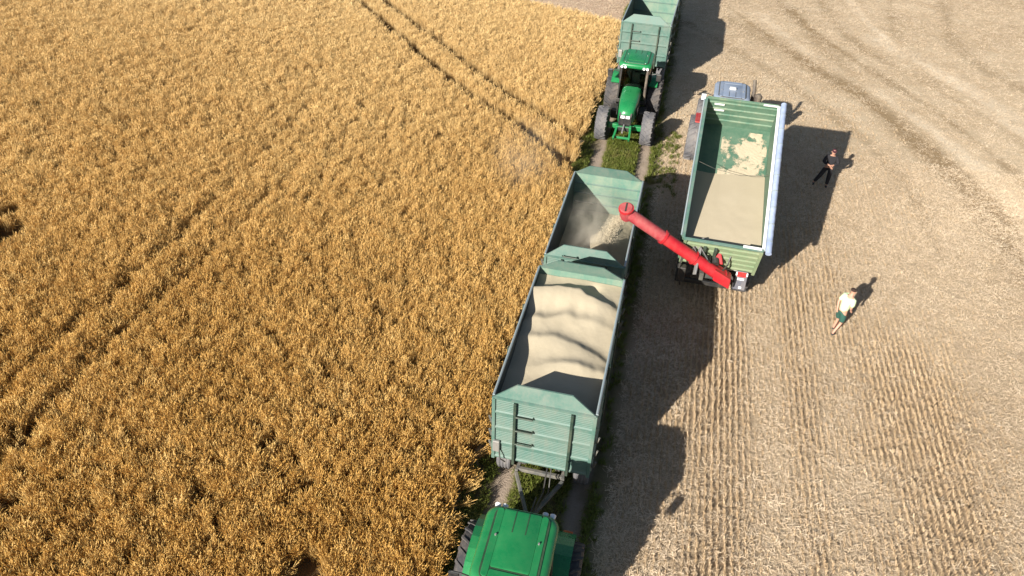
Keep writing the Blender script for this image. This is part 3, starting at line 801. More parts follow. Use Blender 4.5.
# ------------------------------------------------------------------ mint grain trailers
def boards(name, parent, mat, u0, u1, zs, place, thick=0.05, rib=True):
    """horizontal profiled boards with a folded rib along the lower edge; place(u, v, z) -> point, v outwards"""
    for z0, z1 in zip(zs[:-1], zs[1:]):
        g = 0.008
        prof = [(0, z0 + g), (thick, z0 + g), (thick + 0.030, z0 + 0.03), (thick + 0.030, z0 + 0.07), (thick, z0 + 0.105)]
        zz = z0 + 0.135
        while zz < z1 - g - 0.06:                              # fine corrugation of the pressed sheet
            prof += [(thick, zz), (thick - 0.007, zz + 0.010), (thick - 0.007, zz + 0.018), (thick, zz + 0.028)]; zz += 0.062
        prof += [(thick, z1 - g), (0, z1 - g)]
        MB().loft([[place(u0, v, z) for v, z in prof], [place(u1, v, z) for v, z in prof]]).build('board', mat, parent)
def trailer(loc, rz, L, zr, label):
    """two-axle drawbar trailer, front end towards -Y; origin on the ground under the middle of the box"""
    t = empty('grain_trailer', loc, rz, label, 'trailer', 'mint green grain trailers in the row')
    W, zf, y0, y1 = 1.25, 1.30, -L / 2, L / 2
    MB().box(-W + 0.02, W - 0.02, y0 + 0.02, y1 - 0.02, zf - 0.08, zf).build('floor', 'inner_shaded', t)
    zs = [zf - 0.06 + (zr - zf + 0.06) * k / 4 for k in range(5)]
    def ends(s):
        yy = y0 if s < 0 else y1
        w = MB().box(-W + 0.03, W - 0.03, min(yy, yy - s * 0.012), max(yy, yy - s * 0.012), zf - 0.05, zr - 0.02).build('front_wall' if s < 0 else 'rear_wall', 'mint_inner', t)
        boards('board', w, 'mint', -W + 0.02, W - 0.02, zs, lambda u, v, z: (u, yy + s * (v + 0.001), z), 0.035)
        # inner ribs, visible from above
        for k in (1, 2, 3):
            MB().prism([(yy - s * 0.013, zs[k] - 0.03), (yy - s * 0.045, zs[k] - 0.015), (yy - s * 0.045, zs[k] + 0.02), (yy - s * 0.013, zs[k] + 0.045)], 0, -W + 0.05, W - 0.05).build('inner_rib', 'mint', w)
        # folded gable board on top, leaning inwards
        tp, ln = 0.40, 0.12
        poly = [(-W + 0.02, 0), (W - 0.02, 0), (W * 0.52, tp), (-W * 0.56, tp)]
        a = [(x, yy + s * 0.035 - s * ln * h / tp, zr + h) for x, h in poly]
        b = [(x, yy - s * 0.005 - s * ln * h / tp, zr + h) for x, h in poly]
        MB().loft([a, b]).build('gable_board', 'mint', w)
        MB().prism([(yy + s * 0.036, zr - 0.045), (yy + s * 0.075, zr - 0.035), (yy + s * 0.075, zr + 0.005), (yy + s * 0.036, zr + 0.02)], 0, -W, W).build('wall_fold', 'mint', w)
        for s2 in (-1, 1):
            MB().box(s2 * 0.70 - 0.035, s2 * 0.70 + 0.035, min(yy + s * 0.036, yy + s * 0.125), max(yy + s * 0.036, yy + s * 0.125), zf - 0.15, zr - 0.05).build('post', 'post_dark', w, 0.01)
            MB().box(s2 * (W - 0.01) - 0.045, s2 * (W - 0.01) + 0.045, min(yy + s * 0.0, yy + s * 0.075), max(yy + s * 0.0, yy + s * 0.075), zf - 0.1, zr).build('corner_post', 'mint', w, 0.012)
        if s < 0:
            for k in range(3):
                zz = zf + 0.72 + 0.50 * k
                MB().tube([(-0.70, yy - 0.10, zz), (-0.66, yy - 0.14, zz), (-0.24, yy - 0.14, zz), (-0.24, yy - 0.05, zz)], 0.024, 6).build('rung', 'post_dark', w)
            MB().tube([(-1.08, yy - 0.08, 1.62), (-1.02, yy - 0.2, 1.40), (-0.9, yy - 0.15, 1.25)], 0.018, 6).build('hose', 'tractor_black', w)
            MB().box(-1.24, -1.06, yy - 0.13, yy - 0.05, 1.55, 1.95).build('valve_box', 'steel', w, 0.02)
        return w
    ends(-1); ends(1)
    for s in (-1, 1):
        w = MB().box(min(s * W, s * (W - 0.012)), max(s * W, s * (W - 0.012)), y0 + 0.05, y1 - 0.05, zf - 0.05, zr - 0.04).build('side_wall', 'inner_shaded', t)
        boards('board', w, 'mint', y0 + 0.06, y1 - 0.06, zs, lambda u, v, z: (s * (W + v + 0.001), u, z), 0.03)
        MB().tube([(s * (W + 0.01), y0 + 0.02, zr), (s * (W + 0.01), y1 - 0.02, zr)], 0.033, 8).build('rim_rail', 'rail_steel', w, smooth=True)
        for yy in (y0 + L * 0.33, y0 + L * 0.66):
            MB().box(min(s * (W + 0.03), s * (W + 0.10)), max(s * (W + 0.03), s * (W + 0.10)), yy - 0.05, yy + 0.05, zf - 0.12, zr - 0.02).build('post', 'post_dark', w, 0.01)
        for yy in (y0 + 0.14, y1 - 0.14):                       # drop-side latches at the corners
            for zz in (zf + 0.10, zf + 0.55, zf + 1.05):
                MB().bar((s * (W + 0.09), yy, zz), (s * (W + 0.14), yy - 0.02, zz + 0.24), 0.04, 0.05).tube([(s * (W + 0.05), yy - 0.03, zz), (s * (W + 0.05), yy + 0.08, zz)], 0.025, 6).build('latch', 'drawbar_grey', w)
    # running gear
    for s in (-1, 1): MB().box(s * 0.45 - 0.06, s * 0.45 + 0.06, y0 + 0.1, y1 - 0.1, 0.98, zf - 0.081).build('chassis_beam', 'chassis_grey', t, 0.01)
    for yy in np.linspace(y0 + 0.3, y1 - 0.3, 6): MB().box(-W + 0.05, W - 0.05, yy - 0.04, yy + 0.04, 1.12, zf - 0.082).build('cross_beam', 'chassis_grey', t)
    ya, yb = y0 + 0.85, y1 - 1.05
    for yy in (ya, yb):
        MB().tube([(-0.95, yy, 0.53), (0.95, yy, 0.53)], 0.06, 8).bar((-0.4, yy, 0.75), (0.4, yy, 0.75), 0.5, 0.30).build('axle', 'chassis_grey', t)
        for s in (-1, 1):
            wheel(t, s * 1.05, yy, 0.53, 0.42, 0.29, s, 0, 'rubber_dusty', 'rim_grey')
            mg = MB(); pts = [(yy + 0.62 * cos(radians(a)), 0.53 + 0.60 * sin(radians(a))) for a in range(20, 161, 20)]
            for (a_, c_), (b_, d_) in zip(pts[:-1], pts[1:]):
                mg.loft([[(s * 0.86, a_, c_), (s * 0.86, b_, d_), (s * 0.86, b_, d_ - 0.015), (s * 0.86, a_, c_ - 0.015)], [(s * 1.24, a_, c_), (s * 1.24, b_, d_), (s * 1.24, b_, d_ - 0.015), (s * 1.24, a_, c_ - 0.015)]])
            if yy == yb: mg.build('mudguard', 'tractor_black', t)
    MB().lathe_x([(0, 0.3), (0, 0.42), (0.08, 0.42), (0.08, 0.3)], 24).build('turntable', 'chassis_grey', t, xf=lambda p: Vector((p.y, ya + p.z, 0.90 + p.x)))
    hp = (0.0, y0 - 1.45, 0.64)
    db = MB()
    for s in (-1, 1): db.bar((s * 0.62, y0 - 0.02, 0.74), (s * 0.05, y0 - 1.2, 0.64), 0.09, 0.12)
    db.bar((-0.62, y0 + 0.1, 0.76), (0.62, y0 + 0.1, 0.76), 0.10, 0.12).bar((0, y0 - 1.1, 0.64), hp, 0.12, 0.10)
    for s in (-1, 1): db.bar((s * 0.62, y0 + 0.0, 0.75), (s * 0.5, ya, 0.80), 0.09, 0.12)
    db.build('drawbar', 'drawbar_grey', t, 0.015)
    MB().tube([(0.06 * cos(a), hp[1] - 0.05 + 0.06 * sin(a), 0.64) for a in [2 * pi * k / 12 for k in range(13)]], 0.025, 6).build('towing_eye', 'steel', t)
    MB().tube([(0.2, y0 - 0.05, 1.25), (0.22, y0 - 0.6, 0.95), (0.08, y0 - 1.3, 0.9)], 0.02, 6).tube([(0.3, y0 - 0.05, 1.25), (0.34, y0 - 0.5, 0.85), (0.1, y0 - 1.3, 0.92)], 0.018, 6).build('hose', 'tractor_black', t)
    MB().box(-1.2, 1.2, y1 - 0.06, y1 + 0.0, 0.62, 0.76).box(-0.6, -0.5, y1 - 0.1, y1 - 0.02, 0.7, 1.2).box(0.5, 0.6, y1 - 0.1, y1 - 0.02, 0.7, 1.2).build('bumper', 'chassis_grey', t, 0.01)
    for s in (-1, 1): MB().box(s * 0.98 - 0.16, s * 0.98 + 0.16, y1 + 0.001, y1 + 0.05, 0.63, 0.75).build('tail_lamp', 'red_lens', t, 0.01)
    return t
trailer((-1.60, 14.52, 0), radians(-0.6), 5.30, 3.50, 'mint green trailer heaped with pale grain, hitched to the nearest tractor')
trailer((-1.61, 21.27, 0), radians(-0.9), 5.30, 2.90, 'mint green trailer under the red auger spout, still filling with grain')
trailer((-1.50, 41.6, 0), radians(-2.0), 5.30, 3.42, 'empty mint green trailer at the top edge behind a tractor')

trailer((-1.36, 48.35, 0), radians(-2.0), 5.30, 2.90, 'mint green trailer at the tail of the row, only its shadow reaching into view')

# grain in the first trailer: hummocks tipped one after another
def rot2(x, y, cx, cy, a): return cx + x * cos(a) - y * sin(a), cy + x * sin(a) + y * cos(a)
u, v = np.meshgrid(np.linspace(-1.232, 1.232, 90), np.linspace(-2.62, 2.62, 200))
def heap1(u, v):
    base = 3.06 + 0.075 * v + 0.04 * (1 - (u / 1.25) ** 2)
    z = base.copy()
    for c, amp, sk in ((-1.65, 0.10, 0.10), (-0.95, 0.17, 0.16), (-0.15, 0.20, -0.10), (0.75, 0.17, 0.12), (1.75, 0.26, -0.06)):
        d = v - c - sk * u - 0.22 * (fbm(u, v * 0 + c, 0.9, 120) - 0.5) * 2 + 0.16 * u * u
        z += 0.80 * amp * np.where(d > 0, np.exp(-(d / 0.26) ** 2), np.exp(-(d / 0.70) ** 2)) * np.clip(2.2 * vnoise(u + 3, v, 1.3, 123) - 0.25, 0.12, 1.5)
    z += 0.09 * (fbm(u, v, 1.2, 125) - 0.5) + 0.008 * (fbm(u, v, 0.10, 126) - 0.5)
    z += 0.10 * np.exp(-((u - 0.1) ** 2 + (v - 2.05) ** 2) / 0.06) - 0.10 * np.exp(-((u - 0.45) ** 2 + (v - 2.3) ** 2) / 0.05)
    return z
X, Y = rot2(u, v, -1.60, 14.52, radians(-0.6))
tag(grid_mesh('grain_heap', X, Y, heap1(u, v), 'grain'), 'pale rippled wheat grain heaped high in the nearest trailer', 'grain heap')
# grain in the second trailer: low, coned under the spout
def heap2(u, v):
    z = 1.27 + 0.08 * fbm(u, v, 0.8, 130)
    z += 0.85 * np.exp(-np.hypot((u - 0.15), (v - 0.25) * 0.75) / 0.5)
    return z + 0.02 * fbm(u, v, 0.2, 131)
X, Y = rot2(u, v, -1.61, 21.27, radians(-0.9))
tag(grid_mesh('grain_heap', X, Y, heap2(u, v), 'grain'), 'low coned grain heap under the auger spout in the second trailer', 'grain heap')

# ------------------------------------------------------------------ tipping trailer with the red auger at its tail (tail towards -Y)
TC = (2.62, 21.27, 0)
TZ, TA = 1.60, radians(23.0)
tt = empty('tipping_trailer', TC, radians(-1.6), 'large green tipping trailer raised at its far end, red auger on its tail', 'trailer')
def tip(p): return Vector((p.x, p.y * cos(TA) - p.z * sin(TA), TZ + p.y * sin(TA) + p.z * cos(TA)))
BL, BH, BW = 6.20, 1.34, 1.27
MB().box(-BW, BW, 0.0, BL, -0.06, 0).build('floor', 'tip_inner', tt, xf=tip)
bz = [-0.05 + (BH + 0.05) * k / 5 for k in range(6)]
for s in (-1, 1):
    w = MB().box(min(s * BW, s * (BW - 0.015)), max(s * BW, s * (BW - 0.015)), 0.02, BL, -0.03, BH - 0.03).build('side_wall', 'tip_inner', tt, xf=tip)
    for z0, z1 in zip(bz[:-1], bz[1:]):
        prof = [(0, z0 + 0.008), (0.03, z0 + 0.008), (0.055, z0 + 0.04), (0.055, z0 + 0.09), (0.03, z0 + 0.13), (0.03, z1 - 0.008), (0, z1 - 0.008)]
        MB().loft([[(s * (BW + 0.001 + v_), u_, z_) for v_, z_ in prof] for u_ in (0.06, BL - 0.06)]).build('board', 'tip_green', w, xf=tip)
    MB().box(min(s * (BW - 0.03), s * (BW + 0.07)), max(s * (BW - 0.03), s * (BW + 0.07)), 0.0, BL, BH - 0.028, BH + 0.05).build('rim_rail', 'rail_steel' if s > 0 else 'mint', w, 0.015, xf=tip)
    for k in range(6):
        yy = 0.3 + k * (BL - 0.6) / 5
        MB().box(min(s * (BW + 0.032), s * (BW + 0.09)), max(s * (BW + 0.032), s * (BW + 0.09)), yy - 0.05, yy + 0.05, -0.08, BH - 0.03).build('post', 'tip_green', w, xf=tip)
    if s < 0: MB().tube([(-BW - 0.10, 0.1, BH + 0.02), (-BW - 0.10, BL - 0.1, BH + 0.02)], 0.03, 8).build('tarp_rope_rail', 'rail_steel', w, xf=tip)
# rolled cover along the right rim
rl_, n_ = [], 60
for k in range(n_ + 1):
    yy = -0.12 + (BL + 0.2) * k / n_
    rl_.append(0.10 + 0.004 * sin(k * 2.1) + random.uniform(-0.003, 0.003))
tr = MB().tube([(BW + 0.15, -0.12 + (BL + 0.2) * k / n_, BH + 0.06) for k in range(n_ + 1)], rl_, 12).build('tarp_roll', 'tarp', tt, smooth=True, xf=tip)
for k in range(9): MB().tube([(BW + 0.15, 0.3 + k * 0.68, BH + 0.06), (BW + 0.15, 0.335 + k * 0.68, BH + 0.06)], 0.107, 12).build('tarp_strap', 'rail_steel', tr, xf=tip)
MB().box(BW - 0.06, BW + 0.03, 0.05, BL - 0.05, BH + 0.052, BH + 0.075).build('tarp_edge_strip', 'white_paint', tr, xf=tip)
# front wall with ribs (inner face visible)
w = MB().box(-BW, BW, BL - 0.02, BL + 0.03, -0.05, BH + 0.0).build('front_wall', 'tip_inner', tt, xf=tip)
for k in range(4):
    z_ = 0.30 + k * 0.30
    MB().prism([(BL - 0.021, z_ - 0.04), (BL - 0.06, z_ - 0.02), (BL - 0.06, z_ + 0.02), (BL - 0.021, z_ + 0.04)], 0, -BW + 0.03, BW - 0.03).build('inner_rib', 'tip_green', w, xf=tip)
MB().box(-BW, BW, BL - 0.045, BL + 0.05, BH + 0.002, BH + 0.06).build('top_bar', 'tip_green', w, 0.01, xf=tip)
for x_, z_ in ((-0.98, 1.12), (-0.95, 0.82)): MB().box(x_, x_ + 0.36, BL - 0.075, BL - 0.062, z_, z_ + 0.07).build('reflector_strip', 'white_paint', w, xf=tip)
MB().box(0.72, BW - 0.03, BL - 0.10, BL - 0.05, BH + 0.06, BH + 0.10).build('tarp_bar', 'white_paint', w, xf=tip)
# loading hatch platform bar and tail gate
g = MB().box(-BW, BW, -0.012, 0.0, 0.02, BH - 0.02).build('tail_gate', 'tip_inner', tt, xf=tip)
for z0, z1 in zip(bz[:-1], bz[1:]):
    prof = [(0, z0 + 0.008), (0.03, z0 + 0.008), (0.06, z0 + 0.05), (0.06, z0 + 0.12), (0.03, z0 + 0.17), (0.03, z1 - 0.008), (0, z1 - 0.008)]
    MB().loft([[(u_, -0.013 - v_, z_) for v_, z_ in prof] for u_ in (-BW + 0.02, BW - 0.02)]).build('board', 'olive', g, xf=tip)
MB().box(-BW, BW, -0.07, 0.03, BH - 0.018, BH + 0.055).build('top_bar', 'mint', g, 0.012, xf=tip)
MB().box(0.62, BW - 0.06, -0.03, 0.05, BH + 0.056, BH + 0.085).build('tarp_bar', 'white_paint', g, xf=tip)
for x_ in (-1.22, 1.22): MB().box(x_ - 0.05, x_ + 0.05, -0.10, -0.074, -0.1, BH).build('gate_post', 'olive', g, xf=tip)
for x_ in (-0.55, -0.2): MB().box(x_ - 0.045, x_ + 0.045, -0.2, -0.075, 0.45, BH - 0.15).build('gate_arm', 'post_dark', g, xf=tip)
# cable across the box
MB().tube([(-BW + 0.02, 3.3, BH - 0.05), (-0.6, 3.2, BH - 0.24), (0.3, 3.15, BH - 0.34), (BW - 0.02, 3.3, BH - 0.30)], 0.008, 6).build('cross_rope', 'chassis_grey', tt, xf=tip)
# chassis on the ground
for s in (-1, 1): MB().box(s * 0.42 - 0.07, s * 0.42 + 0.07, -0.1, 6.9, 0.92, 1.22).build('chassis_beam', 'chassis_grey', tt, 0.01)
for yy in (0.1, 1.6, 3.2, 4.8, 6.4): MB().box(-0.349, 0.349, yy - 0.05, yy + 0.05, 0.95, 1.18).build('cross_beam', 'chassis_grey', tt)
MB().tube([(-0.9, 0.02, 1.53), (0.9, 0.02, 1.53)], 0.05, 8).build('tipping_hinge', 'steel', tt)
MB().tube([(0, 4.3, 1.1), (0, 4.3 * 1.04, 1.9)], 0.11, 10).tube([(0, 4.44, 1.8), (0, 4.55, 3.15)], 0.075, 10).build('hoist_ram', 'steel', tt, smooth=True)
for yy in (1.1, 2.55):
    MB().tube([(-0.95, yy, 0.62), (0.95, yy, 0.62)], 0.075, 8).bar((-0.42, yy, 0.8), (0.42, yy, 0.8), 0.6, 0.2).build('axle', 'chassis_grey', tt)
    for s in (-1, 1): wheel(tt, s * 1.0, yy, 0.66, 0.52, 0.33, s, 20, 'rubber', 'rim_grey')
MB().bar((0, 6.6, 1.0), (0, 9.35, 0.68), 0.2, 0.2).bar((-0.42, 6.8, 1.05), (0, 8.2, 0.84), 0.1, 0.14).bar((0.42, 6.8, 1.05), (0, 8.2, 0.84), 0.1, 0.14).build('drawbar', 'chassis_grey', tt, 0.02)
# lamp panel at the tail's right corner
def lpx(p): return Vector((p.x, -0.16 + (p.y + 0.48) + (p.z - 1.28) * 0.25, p.z + 0.36))
lp = MB().box(0.66, 1.06, -0.50, -0.46, 0.62, 1.28).build('lamp_panel', 'plate_grey', tt, 0.02, xf=lpx)
def lamp(nm, x0, x1, z0, z1, mat):
    MB().box(x0, x1, -0.515, -0.503, z0, z1).build(nm, mat, lp, xf=lpx)
lamp('red_lamp', 0.72, 1.00, 1.10, 1.26, 'red_lens'); lamp('number_plate', 0.74, 0.96, 0.98, 1.05, 'white_paint'); lamp('white_lamp', 0.84, 0.93, 0.68, 0.75, 'white_paint')
lamp('corner_lamp', 0.665, 0.71, 1.14, 1.25, 'white_paint'); lamp('corner_lamp', 1.01, 1.055, 1.14, 1.25, 'white_paint')
MB().box(-1.2, 0.5, 0.06, 0.16, 0.62, 0.78).box(0.36, 0.46, 0.10, 0.4, 0.781, 0.95).box(-0.46, -0.36, 0.10, 0.4, 0.781, 0.95).build('bumper', 'tractor_black', tt, 0.01)
# auger: tube from the tail's foot up and left over the next trailer (coordinates relative to the trailer root)
A0, A1 = Vector((0.20, -0.64, 1.62)), Vector((-3.24, -0.84, 3.68))
ad = (A1 - A0).normalized()
def al(k): return A0.lerp(A1, k)
au = MB().tube([al(0.0), al(0.62)], 0.205, 18).build('auger', 'auger_red', tt, smooth=True)
MB().tube([al(0.62), al(1.0)], 0.200, 18).build('auger_upper_tube', 'auger_red_worn', au, smooth=True)
for k in (0.0, 0.30, 0.615, 0.625): MB().tube([al(k) - ad * 0.02, al(k) + ad * 0.02], 0.245, 18).build('flange', 'auger_red', au, smooth=True)
hd = al(1.0)
up = Vector((-0.10, -0.28, 0.95)).normalized()
MB().tube([hd - up * 0.26, hd - up * 0.08, hd + up * 0.20], [0.20, 0.22, 0.22], 20).build('discharge_head', 'auger_red_worn', au, smooth=True)
MB().tube([hd + up * 0.12, hd + up * 0.19], 0.25, 20).build('head_ring', 'auger_red', au, smooth=True)
MB().tube([hd + up * 0.201, hd + up * 0.235], [0.215, 0.20], 20).build('head_cap', 'auger_red_worn', au, smooth=True)
MB().bar(hd + up * 0.24 - Vector((0, 0.18, 0.05)), hd + up * 0.24 + Vector((0, 0.16, 0.05)), 0.05, 0.02, up).build('cap_slot', 'tractor_black', au)
# boot and gearbox at the foot
MB().loft([[(A0.x - 0.30, A0.y + y, A0.z + 0.18 + z) for y, z in ((-0.235, -0.22), (0.235, -0.22), (0.235, 0.21), (-0.235, 0.21))], [(A0.x + 0.28, A0.y + y, A0.z - 0.12 + z) for y, z in ((-0.21, -0.20), (0.21, -0.20), (0.21, 0.20), (-0.21, 0.20))]]).build('auger_boot', 'auger_red', au, 0.03)
MB().loft([[(A0.x - 0.28 + x, A0.y + 0.20 + y, A0.z + 0.42) for x, y in ((-0.1, -0.1), (0.22, -0.1), (0.22, 0.3), (-0.1, 0.3))], [(A0.x - 0.30 + x, A0.y + 0.30 + y, A0.z + 0.80) for x, y in ((-0.02, -0.05), (0.10, -0.05), (0.10, 0.15), (-0.02, 0.15))]]).build('boot_fin', 'auger_red', au, 0.02)
k5 = al(0.30)
MB().bar(k5 + Vector((0.10, -0.42, -0.36)), k5 + Vector((0.16, 0.5, 0.50)), 0.15, 0.06, ad).build('auger_bracket', 'steel', au, 0.01)
MB().tube([al(0.33) + Vector((0, 0.23, 0.1)), Vector((-0.75, -0.35, 2.55))], 0.05, 8).tube([al(0.45) + Vector((0, 0.22, 0.05)), Vector((-1.15, -0.3, 2.2))], 0.04, 8).build('fold_ram', 'steel', au, smooth=True)
for pts in ([(-0.7, -0.5, 2.6), (-0.4, -0.75, 2.3), (-0.1, -0.6, 1.9), (0.1, -0.4, 1.6)], [(-0.9, -0.5, 2.55), (-0.55, -0.85, 2.1), (-0.2, -0.6, 1.7), (0.2, -0.5, 1.5)], [(-1.2, -0.45, 2.3), (-1.25, -0.7, 1.5), (-1.1, -0.5, 0.9)], [(0.1, -0.7, 1.8), (0.3, -0.45, 2.0), (0.35, -0.3, 2.3)]):
    MB().tube(pts, 0.028, 6).build('hydraulic_hose', 'tractor_black', au)
MB().box(-0.62, -0.28, -0.66, -0.40, 2.0, 2.25).build('gearbox', 'tractor_black', au, 0.04)
MB().tube([(-0.12, -0.60, 2.05), (-0.12, -0.42, 2.15)], 0.13, 12).build('drive_motor', 'tractor_black', au, smooth=True)
MB().box(-1.30, -1.0, -0.62, -0.38, 1.1, 1.7).build('control_box', 'tractor_black', au, 0.03)

# grain in the tipped box, level near the tail and thinning on the floor
u, v = np.meshgrid(np.linspace(-BW + 0.02, BW - 0.02, 70), np.linspace(0.0, 1.0, 110))
ca, sa = cos(radians(-1.6)), sin(radians(-1.6))
def tip_world(u, yl, zl):
    x, y, z = u, yl * cos(TA) - zl * sin(TA), TZ + yl * sin(TA) + zl * cos(TA)
    return TC[0] + x * ca - y * sa, TC[1] + x * sa + y * ca, z
yend = 3.95 + 0.10 * np.sin(u * 2.0) + 0.05 * (fbm(u, u * 0, 0.4, 140) - 0.5)
yl = 0.004 + v * yend
zl = (0.95 * (1 - v) ** 1.0 + 0.01) + 0.05 * (fbm(u, yl, 0.8, 141) - 0.5) * (1 - v) + 0.03 * v * (1 - v) + 0.03 * np.clip((1 - v) * 30, 0, 1) * np.sin(v * 3.14)
X, Y, Z = tip_world(u, yl, zl)
tag(grid_mesh('grain_heap', X, Y, Z, 'grain'), 'flat bed of pale grain at the low end of the tipped trailer', 'grain heap')
u, yl = np.meshgrid(np.linspace(-0.45, BW - 0.06, 200), np.linspace(3.75, 6.0, 270))
msk = fbm(u, yl, 0.42, 150) + 0.38 * np.exp(-((u - 0.55 - 0.12 * (yl - 4.8)) / 0.5) ** 2) - 0.23 * np.abs(yl - 5.2) ** 1.0 * (yl > 5.2) - 0.05 * np.abs(yl - 4.8) + 0.34 * (fbm(u, yl, 0.10, 152) - 0.5)
msk = msk + 0.13 * (RNG.random(u.shape) - 0.5)
kp = msk > 0.60
zl = 0.004 + np.clip(msk - 0.60, 0, 0.3) * 0.05 + 0.008 * fbm(u, yl, 0.06, 151)
X, Y, Z = tip_world(u, yl, zl)
tag(grid_mesh('grain_patch', X, Y, Z, 'grain', True, kp), 'thin ragged patch of grain left on the raised green trailer floor', 'grain patch')

# falling grain and dust
hp = Vector((TC[0] + hd.x - 0.08, TC[1] + hd.y + 0.1, hd.z - 0.25))
st = MB()
pts, rs = [], []
for k in range(9):
    q = k / 8
    pts.append((hp.x - 0.55 * q, hp.y + 0.25 * q, hp.z - 1.15 * q ** 1.6)); rs.append(0.10 + 0.10 * q + random.uniform(-0.015, 0.015))
st.tube(pts, [r_ * 0.5 for r_ in rs], 10)
rk = random.Random(5)
for _ in range(5200):                                    # loose kernels round the core, spreading as they fall
    q = rk.random() ** 0.8; i = min(int(q * 8), 7); f_ = q * 8 - i
    c = Vector(pts[i]).lerp(Vector(pts[i + 1]), f_)
    sp_ = 0.06 + 0.17 * q
    c = c + Vector((rk.gauss(0, sp_ * 0.7), rk.gauss(0, sp_), rk.gauss(0, 0.05)))
    d1 = Vector((rk.gauss(0, 1), rk.gauss(0, 1), rk.gauss(0, 1))).normalized() * rk.uniform(0.008, 0.017)
    d2 = d1.orthogonal(); d3 = d1.cross(d2).normalized() * d2.length * 0.7
    st.add([c + d1 * 1.6, c + d2 * 0.7 + d3 * 0.4, c - d2 * 0.7 + d3 * 0.4, c - d3 * 0.8], [(0, 1, 2), (0, 2, 3), (0, 3, 1), (1, 3, 2)])
tag(st.build('grain_stream', 'grain', None), 'spray of pale grain falling from the red auger spout', 'grain', None, 'stuff')
def dust(name, loc, scl, dens, ns, th, label):
    me = bpy.data.meshes.new(name); bm = bmesh.new(); bmesh.ops.create_icosphere(bm, subdivisions=3, radius=1.0); bm.to_mesh(me); bm.free()
    dust_mat(name + '_air', dens, None, None, None, ns, th)
    me.materials.append(MATS[name + '_air'])
    o = bpy.data.objects.new(name, me); COL.objects.link(o); o.location = loc; o.scale = scl
    tag(o, label, 'dust', None, 'stuff')
dust('grain_dust', (-1.75, 21.4, 2.35), (1.15, 2.3, 1.1), 1.25, 1.8, 0.38, 'pale dust billowing inside the trailer being filled')
dust('drifting_dust', (-5.2, 26.6, 1.9), (1.8, 2.6, 1.5), 0.14, 1.4, 0.35, 'faint pale dust drifting over the wheat beside the filling trailer')

